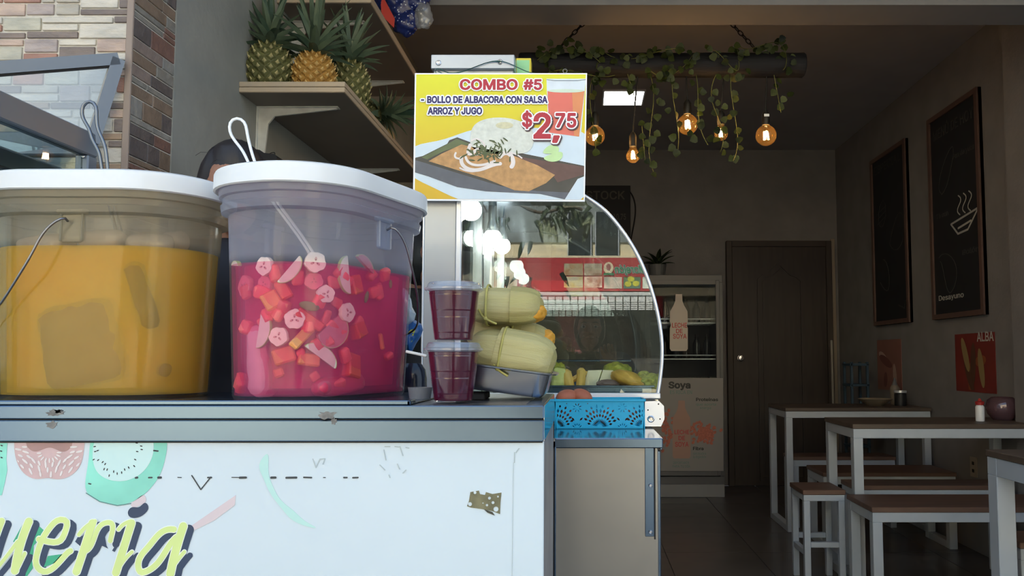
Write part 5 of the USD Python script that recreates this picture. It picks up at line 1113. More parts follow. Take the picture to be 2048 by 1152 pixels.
# door in the back wall
def bw(px, py): p_ = at(px, py, YB); return float(p_[0]), float(p_[2])
D0, D1, DZ = bw(1453, 700)[0], bw(1664, 700)[0], bw(1500, 483)[1]
m_door = mat('door_wood_dark', (52, 44, 40), .5, var=.2, scale=5, stretch=(6, 6, .6))
door = struct('door_1', cbox(D0 + .05, D1 - .05, YB - .04, YB - .001, 0.005, DZ - .05, .003), m_door, label='dark wooden panel door in the back wall')
part(door, 'door_frame', [cbox(D0, D0 + .05, YB - .05, YB + .0, 0, DZ, .004), cbox(D1 - .05, D1, YB - .05, YB, 0, DZ, .004), cbox(D0 + .05, D1 - .05, YB - .05, YB, DZ - .05, DZ, .001)], mat('door_frame_dark', (60, 52, 47), .55))
a0, b0 = bw(1512, 560); a1, b1 = bw(1612, 960)
arch = [(a0, b1), (a1, b1), (a1, b0), (a1 - .06, b0 + .05), ((a0 + a1) / 2 + .1, b0 + .06), ((a0 + a1) / 2, b0 + .16), ((a0 + a1) / 2 - .1, b0 + .06), (a0 + .06, b0 + .05), (a0, b0)]
pg_ = Polygon(arch).buffer(.01).buffer(-.01)
part(door, 'raised_panel', plate(pg_.buffer(-.045), (0, YB - .04, 0), .008), m_door); part(door, 'panel_moulding', plate(pg_.difference(pg_.buffer(-.03)), (0, YB - .04, 0), .013), m_door)
part(door, 'door_knob', mv(rot(lathe([(.001, -.045), (.02, -.042), (.026, -.03), (.018, -.015), (.01, -.012), (.01, 0), (.024, .002), (.024, .006)], 18), -90, [1, 0, 0], (0, 0, 0)), D0 + .11, YB - .047, bw(1480, 716)[1]), m_rivet, 40)
part(door, 'jamb_strip', cbox(D1, D1 + .035, YB - .03, YB, 0, DZ + .02, .003), mat('jamb_pale', (150, 138, 122), .7))
bp = at(1666, 680, 6.6); br_ = thing('broom', 'thin pale broom pole leaning beside the door', 'broom', (bp[0] - .0, 6.62, 0)); part(br_, 'pole', tube([(bp[0], 6.62, .06), (bp[0] + .005, 6.66, bp[2])], .011, 8), mat('pole_pale', (150, 146, 138), .5), True)
part(br_, 'broom_head', cbox(bp[0] - .12, bp[0] + .12, 6.59, 6.65, 0, .07, .01), m_dark)
# black menu on the back wall, with its cable
m_cb = mat('chalkboard_black', (26, 27, 30), .7, var=.15, scale=6); m_chalk = mat('chalk', (170, 170, 164), .9)
mb = thing('wall_menu', 'black wall menu behind the glass case with faint chalk lettering', 'menu board', (bw(1215, 420)[0], YB, bw(1215, 470)[1]))
x0_, z1_ = bw(1172, 372); x1_, z0_ = bw(1261, 470)
part(mb, 'board', cbox(x0_ - .3, x1_, YB - .02, YB - .001, z0_ - .5, z1_, .003), m_cb)
flat(mb, 'lettering', affinity.translate(text('STOCK', .07, 2, x1_ - x0_ - .05), x0_ - .0, z1_ - .12), YB - .02, 1, mat('chalk_dim', (84, 80, 74), .9)); flat(mb, 'lettering', affinity.translate(text('10.75', .05, 2, .11), x1_ - .15, z1_ - .30), YB - .02, 1, mat('chalk_dim', (0, 0, 0)))
part(mb, 'cable', tube(spline([(bw(x, y)[0], YB - .01, bw(x, y)[1]) for x, y in [(1256, 380), (1268, 400), (1269, 440), (1262, 480)]], 20), .006, 6), m_dark, True)
pl = thing('potted_plant', 'dark leafy plant on top of the fridge seen beside the case', 'plant', (.60, 6.5, fz))
part(pl, 'pot', mv(lathe([(.001, 0), (.06, 0), (.075, .1), (.065, .1), (.055, .012), (.001, .012)], 20), .60, 6.5, fz), m_fr)
for k in range(16):
    a = k * 2.4; part(pl, 'leaf', blade(np.array([.60, 6.5, fz + .09]), np.array([math.cos(a), math.sin(a), .5 + .5 * (k % 3)]), .16 + .04 * (k % 3), .05, .3), leafmat('plant_dark', (40, 54, 36), (62, 76, 48)), True)
# chalkboards and posters on the right wall
def rwp(px, py):
    """the point of the right wall at a pixel"""
    d = ray(px, py); p_ = np.array([0, 0, HC]) + d * (XR / d[0]); return p_
UW, VW = (0, -1, 0), (0, 0, 1)
m_bfr = mat('board_frame', (92, 70, 62), .5, var=.1, scale=20)
def chalkboard(y0, y1, z0, z1, label):
    t = thing('chalkboard', label, 'chalkboard', (XR, (y0 + y1) / 2, z0))
    W_, H_ = y1 - y0, z1 - z0
    part(t, 'board', plate(sbox(0, 0, W_, H_), (XR, y1, z0), .018, UW, VW), m_cb)
    part(t, 'frame', plate(sbox(0, 0, W_, H_).difference(sbox(.03, .03, W_ - .03, H_ - .03)), (XR, y1, z0), .03, UW, VW), m_bfr)
    def ch(name, g, m=m_chalk): part(t, name, plate(g, (XR - .018, y1, z0), .001, UW, VW), m, kind='stuff' if len(polys(g)) > 1 else None)
    return t, W_, H_, ch
p0, p1 = rwp(1874, 640), rwp(1962, 175); p2 = rwp(1874, 232)
cb, W_, H_, ch = chalkboard(p1[1], p0[1], p0[2], (p1[2] + p2[2]) / 2, 'nearer tall chalkboard on the right wall with a drawn steaming bowl')
L_ = lambda pts, w=.006: LineString(spline(pts, 24) if len(pts) > 3 else pts).buffer(w)
m_dim = mat('chalk_faint', (60, 60, 58), .9)
ch('chalk_drawing', unary_union([L_([(W_ * .42, H_ * .44), (W_ * .94, H_ * .47)]), L_([(W_ * .94, H_ * .47), (W_ * .74, H_ * .39)]), L_([(W_ * .74, H_ * .39), (W_ * .55, H_ * .385)]), L_([(W_ * .55, H_ * .385), (W_ * .42, H_ * .44)]), L_([(W_ * .56, H_ * .41), (W_ * .8, H_ * .425)]), L_([(W_ * .60, H_ * .47), (W_ * .56, H_ * .50), (W_ * .62, H_ * .53), (W_ * .58, H_ * .56)], .004), L_([(W_ * .70, H_ * .47), (W_ * .66, H_ * .50), (W_ * .72, H_ * .53), (W_ * .68, H_ * .56)], .004), L_([(W_ * .8, H_ * .47), (W_ * .76, H_ * .50), (W_ * .82, H_ * .53), (W_ * .78, H_ * .56)], .004)]))
ch('chalk_drawing', unary_union([L_([(W_ * .15, H_ * .3), (W_ * .42, H_ * .28), (W_ * .5, H_ * .2), (W_ * .35, H_ * .12), (W_ * .25, H_ * .2), (W_ * .17, H_ * .28)], .003), L_([(W_ * .2, H_ * .62), (W_ * .45, H_ * .7), (W_ * .5, H_ * .8), (W_ * .3, H_ * .74), (W_ * .25, H_ * .6)], .003)]), m_dim)
for s_, x_, z_, w_2 in [('Desayuno', .12, .09, .5), ('Bolón', .62, .28, .3), ('Té con', .12, .49, .25), ('Pan de yuca', .5, .74, .4)]: ch('chalk_lettering', affinity.translate(text(s_, .03, 1, W_ * w_2), W_ * x_, H_ * z_), m_chalk if z_ < .1 else m_dim)
ch('chalk_heading', affinity.translate(text('MENÚ DE HOY', .06, 0, W_ * .8), W_ * .1, H_ * .88), m_dim)
p0, p1 = rwp(1755, 652), rwp(1816, 276); p2 = rwp(1755, 318)
cb2, W_, H_, ch = chalkboard(p1[1], p0[1], p0[2], (p1[2] + p2[2]) / 2, 'farther tall chalkboard on the right wall with faint drawn food')
ch('chalk_heading', affinity.translate(text('ESPECIAL', .06, 0, W_ * .75), W_ * .1, H_ * .9), m_dim)
ch('chalk_drawing', unary_union([ell(W_ * .3, H_ * .65, .07, .1, -20).difference(ell(W_ * .3, H_ * .65, .064, .094, -20))] + [L_([(W_ * .16, H_ * (.6 + .03 * k)), (W_ * .42, H_ * (.63 + .03 * k))], .003) for k in range(3)] + [L_([(W_ * .5, H_ * .46), (W_ * .9, H_ * .55), (W_ * .85, H_ * .45), (W_ * .6, H_ * .42), (W_ * .5, H_ * .46)], .004), L_([(W_ * .7, H_ * .1), (W_ * .85, H_ * .08), (W_ * .9, H_ * .12)], .005), L_([(W_ * .2, H_ * .25), (W_ * .45, H_ * .22), (W_ * .4, H_ * .35), (W_ * .3, H_ * .38)], .003)]), m_dim)
def poster(px0, px1, py0, py1, mats_, label, text_=None):
    a, b = rwp(px0, py1), rwp(px1, py1); y0_, y1_ = b[1], a[1]; z0_, z1_ = a[2], (rwp(px0, py0[0])[2] + rwp(px1, py0[1])[2]) / 2
    t = thing('wall_poster', label, 'poster', (XR, (y0_ + y1_) / 2, z0_)); W_, H_ = y1_ - y0_, z1_ - z0_
    part(t, 'sheet', plate(sbox(0, 0, W_, H_), (XR, y1_, z0_), .003, UW, VW), mats_[0])
    r_ = np.random.default_rng(int(px0))
    for k, m in enumerate(mats_[1:]):
        for j in range(2):
            g = affinity.rotate(ell(W_ * r_.uniform(.25, .75), H_ * r_.uniform(.2, .65), W_ * r_.uniform(.12, .3), H_ * .09), r_.uniform(0, 180)).intersection(sbox(.01, .01, W_ - .01, H_ - .01)); part(t, 'food_print', plate(g, (XR - .003 - .0006 * (k * 2 + j), y1_, z0_), .0006, UW, VW), m)
    if text_: part(t, 'lettering', plate(affinity.translate(text(text_, .05, 2, W_ * .4), W_ * .58, H_ * .86), (XR - .003, y1_, z0_), .0006, UW, VW), m_chalk, kind='stuff')
poster(1914, 1994, (690, 640), 781, [mat('poster_red', (124, 46, 40), .5, var=.1, scale=6), mat('poster_orange', (150, 84, 50), .5), mat('poster_dark', (90, 60, 44), .5), mat('poster_cream', (150, 128, 84), .5)], 'red and orange food poster on the right wall under the nearer chalkboard', 'ALBA')
poster(1757, 1805, (680, 678), 778, [mat('poster_pink', (140, 96, 86), .5, var=.1, scale=6), mat('poster_pale', (176, 150, 136), .5), mat('poster_wine', (110, 66, 60), .5)], 'pinkish food poster on the right wall under the farther chalkboard')
so = rwp(1949, 934); t = thing('wall_socket', 'small wall socket low on the right wall behind the tables', 'socket', so); part(t, 'cover_plate', plate(sbox(-.035, -.055, .035, .055), (XR, so[1], so[2]), .008, UW, VW), mat('socket_plate', (150, 140, 126), .5)); part(t, 'outlet', plate(unary_union([sbox(-.012, .012, .012, .03), sbox(-.012, -.03, .012, -.012)]), (XR - .008, so[1], so[2]), .001, UW, VW), m_dark, kind='stuff')
# ------------------------------------------------------------------ tables, benches, stool
m_leg = mat('frame_white', (176, 186, 196), .45, var=.04, scale=8); m_top = mat('table_top_wood', (84, 72, 62), .5, var=.15, scale=6, stretch=(.6, 5, 5)); m_seat = mat('seat_wood', (100, 76, 64), .5, var=.15, scale=6, stretch=(.6, 5, 5))
def table(x0, x1, y0, y1, h, label, cat_, mtop, group=None, bar=.035, feet=True, name='dining_table'):
    t = thing(name, label, cat_, ((x0 + x1) / 2, (y0 + y1) / 2, 0), group=group); b = bar
    part(t, 'top' if cat_ == 'table' else 'seat', cbox(x0 - .004, x1 + .004, y0 - .004, y1 + .004, h - .022, h, .002), mtop)
    part(t, 'apron', [cbox(x0, x1, y0, y0 + b, h - .022 - b, h - .022), cbox(x0, x1, y1 - b, y1, h - .022 - b, h - .022), cbox(x0, x0 + b, y0 + b, y1 - b, h - .022 - b, h - .022), cbox(x1 - b, x1, y0 + b, y1 - b, h - .022 - b, h - .022)], m_leg)
    for lx in (x0, x1 - b):
        for ly in (y0, y1 - b): part(t, 'leg', cbox(lx, lx + b, ly, ly + b, 0, h - .022 - b, .002), m_leg)
        if feet: part(t, 'foot_bar', cbox(lx, lx + b, y0 + b, y1 - b, 0, b * .9, .002), m_leg)
    return t
table(1.27, XR - .02, 5.07, 5.54, .77, 'farthest long table with white metal frame, beside the door', 'table', m_top, bar=.042)
table(1.275, XR - .02, 3.82, 4.26, .77, 'middle long table with white metal frame, a glass bowl on it', 'table', m_top, bar=.045)
table(1.375, XR - .02, 2.30, 2.76, .77, 'nearest long table with white metal frame, cut by the right edge', 'table', m_top, bar=.06)
table(1.225, 2.12, 3.45, 3.77, .45, 'front low bench with wooden seat before the middle table', 'bench', m_seat, bar=.042, name='bench')
table(1.335, 2.12, 4.0, 4.2, .455, 'low bench tucked under the middle table', 'bench', m_seat, bar=.035, name='bench')
table(1.365, 2.12, 4.62, 4.95, .43, 'low bench between the middle and the farthest table', 'bench', m_seat, bar=.045, name='bench')
table(1.34, 2.0, 5.20, 5.42, .45, 'low bench tucked under the farthest table', 'bench', m_seat, bar=.04, name='bench')
table(1.32, 2.10, 2.0, 2.28, .45, 'nearest low bench at the bottom right corner', 'bench', m_seat, bar=.05, name='bench')
table(1.50, 2.12, 2.80, 2.98, .45, 'low bench just behind the nearest table', 'bench', m_seat, bar=.04, name='bench')
st = table(1.045, 1.24, 3.86, 4.10, .455, 'small square wooden stool with white legs and foot rails left of the front bench', 'stool', m_seat, bar=.03, feet=False, name='stool')
for b_ in ((1.075, 1.21, 3.862, 3.887, .185, .21), (1.075, 1.21, 4.073, 4.098, .185, .21), (1.047, 1.072, 3.89, 4.07, .145, .17), (1.213, 1.238, 3.89, 4.07, .145, .17)): part(st, 'foot_rail', cbox(*b_), m_leg)
# things on the tables
def lat(name, label, cat_, px, Y, z, parts_):
    X_ = float(at(px, 800, Y)[0]); t = thing(name, label, cat_, (X_, Y, z))
    for n, prof, m in parts_: part(t, n, lathe(prof, 24), m, 40, world=False)
lat('sauce_jar', 'dark sauce jar with a pale lid on the farthest table', 'jar', 1801, 5.3, .77, [('jar_body', [(.001, 0), (.036, 0), (.038, .01), (.038, .075), (.03, .085), (.001, .085)], m_frd), ('lid', [(.001, .085), (.04, .085), (.04, .1), (.001, .1)], m_frame)])
lat('sauce_bottle', 'squeeze sauce bottle with pointed cap on the farthest table', 'bottle', 1790, 5.42, .77, [('bottle_body', [(.001, 0), (.03, 0), (.032, .01), (.032, .11), (.02, .13), (.001, .13)], mat('squeeze_pale', (120, 110, 96), .5)), ('cap', [(.001, .13), (.02, .13), (.012, .15), (.004, .18), (.001, .18)], m_fr)])
lat('snack_bowl', 'low pale bowl on the farthest table', 'bowl', 1750, 5.3, .77, [('bowl_body', [(.001, 0), (.05, 0), (.11, .045), (.105, .047), (.048, .008), (.001, .008)], mat('bowl_pale', (140, 128, 108), .5))])
lat('ketchup_bottle', 'white squeeze bottle with a red cap on the middle table', 'bottle', 1959, 4.0, .77, [('bottle_body', [(.001, 0), (.02, 0), (.021, .006), (.021, .07), (.015, .08), (.001, .08)], mat('plastic_white', (0, 0, 0))), ('cap', [(.001, .08), (.02, .08), (.022, .095), (.01, .1), (.004, .112), (.001, .112)], mat('cap_red', (170, 50, 46), .4))])
lat('glass_bowl', 'round pinkish glass bowl on the middle table', 'bowl', 2004, 4.08, .77, [('bowl_body', [(.001, 0), (.045, 0), (.07, .03), (.08, .065), (.07, .1), (.05, .115), (.047, .113), (.066, .098), (.075, .065), (.066, .032), (.04, .006), (.001, .006)], glassmat('glass_pink', (206, 176, 180), .08, .7, .05, haze=.25, hazecol=(140, 110, 114)))])
rk = at(1716, 760, 5.9); rx_ = float(rk[0])
rack = thing('blue_rack', 'narrow dark blue shelf rack standing by the right wall behind the farthest table', 'rack', (rx_, 5.95, 0)); m_rk = mat('rack_blue', (46, 70, 88), .5); zt_ = float(at(1716, 724, 5.9)[2])
for s_ in (-.065, .05): part(rack, 'upright', [cbox(rx_ + s_, rx_ + s_ + .018, 5.86, 5.88, 0, zt_), cbox(rx_ + s_, rx_ + s_ + .018, 6.02, 6.04, 0, zt_)], m_rk, kind='stuff')
for z_ in (zt_ - .01, zt_ - .16, zt_ - .31, .45, .2): part(rack, 'shelf', cbox(rx_ - .07, rx_ + .07, 5.86, 6.04, z_ - .018, z_, .002), m_rk)
# ------------------------------------------------------------------ people
from manifold3d import Manifold, Mesh as MMesh
def _sph(c, r):
    s = Manifold.sphere(1.0, 20)
    return s.scale([r, r, r] if np.ndim(r) == 0 else list(map(float, r))).translate(list(map(float, c)))
def _bone(a, ra, b, rb): return (_sph(a, ra) + _sph(b, rb)).hull()
def _mesh(man, L=.014, it=10):
    m = man.refine_to_length(L).to_mesh(); t = trimesh.Trimesh(m.vert_properties[:, :3], m.tri_verts, process=True)
    trimesh.smoothing.filter_taubin(t, iterations=it); return t
def hand_bones(w, d, n, side, curl):
    """bones of a hand: wrist w, direction d, palm normal n; side: +1 when the thumb lies towards d x n"""
    d = np.asarray(d, float) / np.linalg.norm(d); n = np.asarray(n, float); n = n - d * (n @ d); n /= np.linalg.norm(n); s = np.cross(d, n) * side; o = []
    k = [w + d * .085 + s * q for q in (.030, .010, -.010, -.028)]
    o.append((_sph(w + d * .02, .021) + _sph(k[0] - d * .012, .0115) + _sph(k[3] - d * .016, .0105)).hull())
    for j, (L, r) in enumerate(((.070, .0085), (.078, .0088), (.072, .0084), (.056, .0075))):
        p = k[j]; a = 0.
        for f, sh_ in ((.46, .9), (.30, 1.1), (.24, .9)):
            a += curl * sh_; v = d * math.cos(a) + n * math.sin(a); e = p + v * L * f; o.append(_bone(p, r, e, r * .92)); p = e; r *= .93
    p = w + d * .03 + s * .022; v = d * .55 + s * .75 + n * .25; v /= np.linalg.norm(v); e = p + v * .042; o.append(_bone(p, .0125, e, .0098)); v2 = d * .85 + s * .35 + n * (.2 + .3 * curl); v2 /= np.linalg.norm(v2); o.append(_bone(e, .0098, e + v2 * .034, .008))
    return o
def person(label, loc, rz, H, arms, skin, hairc, shirt, pants, head_pitch=0, hair='bun', curl=.35, palm=(0, 1, 0)):
    """standing figure facing -y in its own frame, feet at z = 0; arms: per side (elbow, wrist, hand direction)"""
    t = thing('person', label, 'person', loc, rz); k = H / 1.62
    m_sk = mat('skin_%d' % skin[0], skin, .5, var=.05, scale=12, sss=.05); m_hr = mat('hair_%d' % hairc[0], hairc, .45, var=.3, scale=60, stretch=(6, 6, .6)); m_sh = mat('shirt_%d%d' % shirt[:2], shirt, .8, var=.08, scale=30); m_pt = mat('trousers_%d' % pants[0], pants, .8, var=.08, scale=30)
    V = lambda *a: np.array(a, float) * k
    hc = V(0, -.015, 1.505); pr_ = math.radians(head_pitch)
    body = [_bone(V(0, 0, .92), .135 * k, V(0, 0, 1.05), .115 * k), _bone(V(0, 0, 1.05), .112 * k, V(0, 0, 1.26), .125 * k)]
    tors = (_sph(V(-.075, 0, 1.25), .095 * k) + _sph(V(.075, 0, 1.25), .095 * k) + _sph(V(-.15, .01, 1.325), .05 * k) + _sph(V(.15, .01, 1.325), .05 * k) + _sph(V(0, 0, 1.06), .11 * k)).hull()
    hips = (_sph(V(-.07, 0, .88), .105 * k) + _sph(V(.07, 0, .88), .105 * k) + _sph(V(0, 0, 1.02), .115 * k)).hull()
    neck = [_bone(V(0, .012, 1.33), .055 * k, V(0, -.002, 1.42), .048 * k)]
    head = [_sph(hc, V(.074, .092, .108)), (_sph(hc + V(0, -.03, -.055), .05 * k) + _sph(hc + V(0, -.055, -.085), .028 * k) + _sph(hc + V(0, 0, 0), .068 * k)).hull(), _bone(hc + V(0, -.088, .012), .009 * k, hc + V(0, -.106, -.022), .0135 * k), _sph(hc + V(0, -.086, -.052), V(.024, .012, .011)),
            _sph(hc + V(-.075, .005, -.012), V(.009, .018, .03)), _sph(hc + V(.075, .005, -.012), V(.009, .018, .03))]
    def pit(m): return m.translate(list(-hc)).rotate([head_pitch, 0, 0]).translate(list(hc))
    head = [pit(h) for h in head]
    limbs, sleeves, legs = [], [], []
    for s, (el, wr, hd) in zip((-1, 1), arms):
        shd = V(s * .165, .01, 1.315); el, wr = np.array(el, float), np.array(wr, float)
        limbs += [_bone(shd, .05 * k, el, .039 * k), _bone(el, .038 * k, wr, .025 * k)] + hand_bones(wr, hd, palm, s * -1, curl)
        mid = el * .72 + shd * .28
        sleeves += [_bone(shd, .058 * k, mid, .05 * k)]
        hip, kn, an = V(s * .085, 0, .86), V(s * .095, -.01, .47), V(s * .10, .02, .075)
        legs += [_bone(hip, .088 * k, kn, .056 * k), _bone(kn, .056 * k, V(s * .1, .03, .32), .052 * k), _bone(V(s * .1, .03, .32), .052 * k, an, .034 * k)]
        limbs += [(_sph(an + V(0, .02, -.04), .032 * k) + _sph(an + V(0, -.14, -.052), .022 * k) + _sph(an + V(0, -.06, -.03), .03 * k)).hull()]
    man = Manifold.batch_boolean if False else None
    allb = body + [tors, hips] + neck + head + limbs + legs; M_ = allb[0]
    for b in allb[1:]: M_ = M_ + b
    body_m = _mesh(M_, .011, 6)
    part(t, 'body', body_m, m_sk, True, world=False)
    def inflate(ms, o, cut=None):
        M2 = ms[0]
        for b in ms[1:]: M2 = M2 + b
        g = _mesh(M2, .02, 8); g.vertices += g.vertex_normals * o; return g
    part(t, 'shirt', inflate([tors, body[0], body[1]] + sleeves, .010), m_sh, True, world=False)
    part(t, 'trousers', inflate([hips] + legs, .009), m_pt, True, world=False)
    for s in (-1, 1): part(t, 'shoe', _mesh((_sph(V(s * .10, .04, .035), .042 * k) + _sph(V(s * .10, -.13, .028), .033 * k)).hull(), .02, 5), m_dark, True, world=False)
    P = lambda x, y, z: (rotm(pr_, [1, 0, 0])[:3, :3] @ V(x, y, z)) + hc
    for s in (-1, 1):
        part(t, 'eye', mv(ellipsoid((0, 0, 0), V(.0135, .008, .0085), 2), *P(s * .031, -.0815, .006)), mat('eye_white', (230, 226, 220), .3), True, world=False)
        part(t, 'iris', mv(ellipsoid((0, 0, 0), V(.006, .003, .006), 2), *P(s * .031, -.0885, .006)), m_dark, True, world=False)
        part(t, 'eyebrow', tube([P(s * .014, -.092, .026), P(s * .03, -.09, .031), P(s * .047, -.079, .026)], [.0025 * k, .004 * k, .002 * k], 6), m_hr, True, world=False)
    part(t, 'mouth', mv(ellipsoid((0, 0, 0), V(.022, .006, .0065), 2), *P(0, -.0945, -.053)), mat('lips', (150, 84, 76), .45), True, world=False)
    cap = trimesh.creation.icosphere(4, 1.0); v = cap.vertices
    r_ = 1.09 + .035 * meshkit.noise(v * np.array([14, 14, 3]), 3)
    keep = (v[:, 1] > -.5) | (v[:, 2] > .40 + .2 * np.abs(v[:, 0]))
    dd = np.clip(np.maximum(v[:, 1] + .5, v[:, 2] - .40 - .2 * np.abs(v[:, 0])) / .4 + .12, 0, 1); r_ = .95 + (r_ - .95) * dd * dd * (3 - 2 * dd)
    v = v * r_[:, None] * V(.076, .094, .112); cap.vertices = (rotm(pr_, [1, 0, 0])[:3, :3] @ v.T).T + hc
    hs = [cap]
    if hair == 'bun': hs.append(mv(ellipsoid((0, 0, 0), V(.042, .04, .042), 3, 4, .3), *P(0, .105, .05)))
    part(t, 'hair', cat(hs), m_hr, True, world=False, kind='stuff' if len(hs) > 1 else None)
    if hair == 'bun':
        r2 = np.random.default_rng(5); st_ = []
        for _ in range(26):
            a = r2.uniform(2.2, 5.2) if False else r2.uniform(0, 2 * math.pi); b0 = r2.uniform(.3, 1.2)
            d0 = np.array([math.cos(a) * math.sin(b0), math.sin(a) * math.sin(b0), math.cos(b0)]); q0 = d0 * V(.082, .1, .118); q2 = d0 * V(.082, .1, .118) * 1.1 + np.array([r2.normal() * .012, .03, -.012]); q1 = (q0 + q2) / 2 + d0 * .006
            st_.append(tube([hc + q0, hc + q1, hc + q2], .0005, 3))
        part(t, 'stray_hair', st_, m_hr, world=False, kind='stuff')
    return t, hc
relax = lambda k: [((s * .195, .04, 1.06 * k), (s * .19, .0, .83 * k), (0, -.25, -.95)) for s in (-1, 1)]
vh = at(455, 283, 1.90)
person('vendor with dark hair tied back, forehead just showing over the juice buckets', (-.84, 1.895, 0), 28, (vh[2] - .006) / (1.505 + .112) * 1.62 * .995, relax((vh[2]) / 1.62), (150, 106, 84), (30, 25, 26), (44, 42, 46), (40, 42, 52), head_pitch=2)
person('person in a black top glimpsed between the pink bucket and the steel column', (-.575, 2.62, 0), 84, 1.53, relax(1.53 / 1.62), (128, 86, 70), (24, 21, 22), (24, 24, 27), (30, 30, 34), head_pitch=0, hair='short')
# the photographer, seen only as a reflection in the case
ph, hc = person('photographer in a grey shirt holding up a phone, reflected in the glass case', (.03, -.32, -.3), 180, 1.66, [((-.24, -.11, 1.21), (-.125, -.245, 1.335), (.35, -.2, .9)), ((.24, -.11, 1.21), (.15, -.245, 1.335), (-.35, -.2, .9))], (176, 124, 100), (34, 28, 27), (92, 92, 98), (44, 48, 62), hair='short', curl=.5, palm=(0, -1, .15))
p_ = thing('phone', 'black phone held sideways by the photographer', 'phone', (0, -.014, 1.075)); part(p_, 'phone_body', cbox(-.08, .08, -.020, -.011, 1.038, 1.112, .003), mat('phone_black', (22, 22, 24), .2)); part(p_, 'camera_lens', mv(rot(lathe([(.001, 0), (.007, 0), (.007, .0015), (.001, .0015)], 16), -90, [1, 0, 0], (0, 0, 0)), 0, -.0113, HC), m_rivet)
# ------------------------------------------------------------------ the far side of the street, seen in the reflection
DF = 10.0
def Rf(px, py, D=DF):
    p = at(px, py, 2 * YG + D); return np.array([p[0], -D, p[2]])
UF, VF = (-1, 0, 0), (0, 0, 1)
def fplate(pts, D, th):          # pixels of the reflection -> slab facing the shop
    g = Polygon([(-Rf(x, y, D)[0], Rf(x, y, D)[2]) for x, y in pts]).buffer(0); return plate(g, (0, -D, 0), th, UF, VF)
def frect(x0, x1, y0, y1, D, th): return fplate([(x0, y0), (x1, y0), (x1, y1), (x0, y1)], D, th)
bld = thing('street_building', 'cream building across the street mirrored in the glass case', 'building', (0, -DF, -.45))
part(bld, 'wall', box(-9, 9, -DF - .3, -DF, -.45, 6.5), mat('facade_cream', (226, 210, 172), .8, var=.05, scale=2))
part(bld, 'grey_band', frect(300, 1900, 330, 485, DF, .03), mat('facade_grey', (128, 134, 130), .8))
m_win = mat('window_dark', (38, 44, 48), .15)
for a, b in ((1137, 1181), (1192, 1236), (1290, 1334), (905, 950)):
    w = part(bld, 'window', frect(a, b, 424, 514, DF - .03, .02), m_win); part(w, 'window_frame', cat([frect(a - 2, a, 424, 516, DF - .03, .05), frect(b, b + 2, 424, 516, DF - .03, .05)]), m_frame)
part(bld, 'ledge', frect(600, 1700, 513, 517, DF, .12), mat('facade_cream', (0, 0, 0)))
part(bld, 'shop_opening', frect(700, 1600, 600, 775, DF, .02), mat('opening_dark', (70, 66, 62), .8, var=.2, scale=2)); part(bld, 'red_column', frect(1110, 1166, 600, 775, DF - .02, .12), mat('column_red', (150, 84, 78), .7))
fs = thing('street_sign', 'long red shop sign with food photographs across the street, mirrored in the glass case', 'sign', Rf(1180, 583) + [0, .1, 0])
part(fs, 'sign_panel', frect(1035, 1420, 517, 583, DF - .0, .12), mat('sign_red', (176, 44, 48), .5))
m_ph = [mat('photo_%d' % i, c_, .5, var=.25, scale=9, col2=c2) for i, (c_, c2) in enumerate([((206, 198, 160), (150, 110, 70)), ((214, 206, 176), (120, 90, 60)), ((220, 214, 190), (190, 160, 80)), ((206, 120, 80), (230, 210, 190)), ((150, 170, 150), (216, 190, 170)), ((100, 130, 120), (90, 120, 60)), ((120, 170, 160), (220, 220, 200))])]
for i, (a, b, c_, d_) in enumerate([(1128, 1166, 527, 551), (1168, 1204, 527, 551), (1128, 1166, 553, 575), (1168, 1204, 553, 575), (1208, 1244, 554, 577), (1247, 1281, 554, 577), (1285, 1330, 554, 577)]):
    f_ = part(fs, 'food_photo', frect(a, b, c_, d_, DF - .12, .01), m_ph[i])
    if i == 5:
        for x, y in ((1262, 556 + 2), (1256, 568), (1272, 567)): part(f_, 'lemon_print', fplate([(x + 7 * math.cos(q), y + 5.5 * math.sin(q)) for q in np.arange(16) * math.pi / 8], DF - .13, .004), mat('lemon', (206, 200, 60), .5))
part(fs, 'round_emblem', fplate([(1217 + 10 * math.cos(q), 536 + 12 * math.sin(q)) for q in np.arange(24) * math.pi / 12], DF - .12, .012), mat('emblem_cream', (216, 196, 160), .5)); part(fs, 'emblem_figure', fplate([(1217 + 4.5 * math.cos(q), 534 + 6.5 * math.sin(q)) for q in np.arange(16) * math.pi / 8], DF - .132, .004), mat('column_red', (0, 0, 0)))
part(fs, 'emblem_ribbon', frect(1207, 1228, 546, 550, DF - .132, .006), mat('sign_green', (40, 130, 80), .5))
a_, b_ = Rf(1292, 546, DF - .12), Rf(1231, 531, DF - .12)
gt = text('Morejón', b_[2] - a_[2], 2, a_[0] - b_[0], .18); gt = affinity.translate(gt, -a_[0], a_[2])
part(fs, 'lettering_outline', plate(gt.buffer(.008), (0, -DF + .12, 0), .008, UF, VF), m_frame, kind='stuff'); part(fs, 'lettering', plate(gt, (0, -DF + .128, 0), .008, UF, VF), mat('sign_green', (0, 0, 0)), kind='stuff')
aw = thing('street_awning', 'white ribbed awning under the red sign across the street', 'awning', Rf(1180, 620, 9.3))
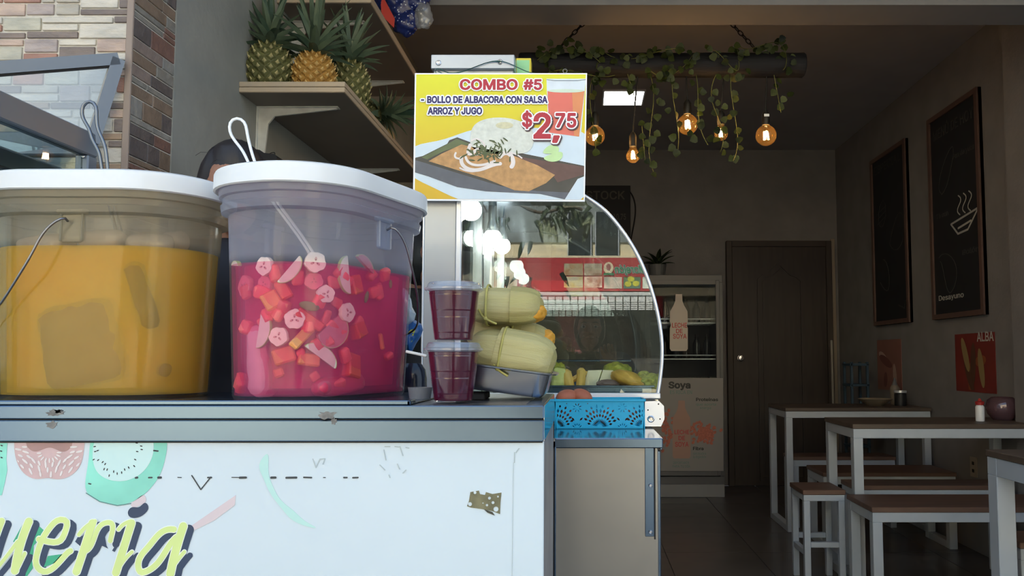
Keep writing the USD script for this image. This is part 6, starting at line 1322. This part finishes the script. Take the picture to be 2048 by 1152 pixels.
m_aw = mat('awning_white', (232, 230, 220), .7); m_rib = mat('awning_rib', (120, 116, 106), .7)
part(aw, 'top_rail', frect(1036, 1440, 585, 591, 9.35, .06), m_aw)
for i in range(27):
    x = 1036 + i * 15; part(aw, 'panel', frect(x + .8, x + 13.6, 591, 620, 9.35, .04), m_aw)
    for q in (603, 607, 611, 615): pass
part(aw, 'slat_line', cat([frect(1036, 1440, y, y + .9, 9.31, .004) for y in (604, 608, 612, 616)]), m_rib, kind='stuff')
part(aw, 'canopy', hull([Rf(1036, 586, 9.35), Rf(1440, 586, 9.35), Rf(1036, 584, 9.95), Rf(1440, 584, 9.95), Rf(1036, 590, 9.35), Rf(1440, 590, 9.35), Rf(1036, 588, 9.95), Rf(1440, 588, 9.95)]), m_aw)
tree = thing('street_tree', 'street tree with long dark leaves, mirrored at the top of the glass case', 'tree', (-1.0, -3.6, -.45))
m_bark = mat('bark', (92, 80, 68), .9, var=.2, scale=10, bump=.5, bscale=20)
b0 = Rf(1130, 415, 3.5); part(tree, 'trunk', tube([(-1.0, -3.6, -.45), (-1.02, -3.6, .8), (-.98, -3.62, 2.0), (-.9, -3.6, 3.2), (-.8, -3.6, 4.0)], [.09, .08, .075, .06, .03], 10), m_bark, True)
part(tree, 'branch', tube(spline([(-.96, -3.6, 2.3), (-.7, -3.55, 2.6), tuple(Rf(1080, 425, 3.5)), tuple(b0), tuple(Rf(1165, 420, 3.5))], 20), .016, 6), m_bark, True)
tl = np.random.default_rng(31); m_tl_ = leafmat('tree_leaf', (44, 58, 40), (74, 92, 60), .3)
for k in range(70):
    px, py = (tl.normal(1120, 32), tl.normal(420, 22)) if k < 44 else (tl.normal(1030, 26), tl.normal(540, 22)) if k < 58 else (tl.normal(970, 30), tl.normal(430, 30))
    py = min(py, 452) if k < 44 else py
    b = Rf(px, py, 3.5 + tl.normal() * .12); part(tree, 'leaf', blade(b, np.array([tl.normal() * .5, tl.normal() * .3, -1. + .5 * tl.random()]), tl.uniform(.12, .2), .055, .08, up=np.array([0, 1., .2])), m_tl_, True)
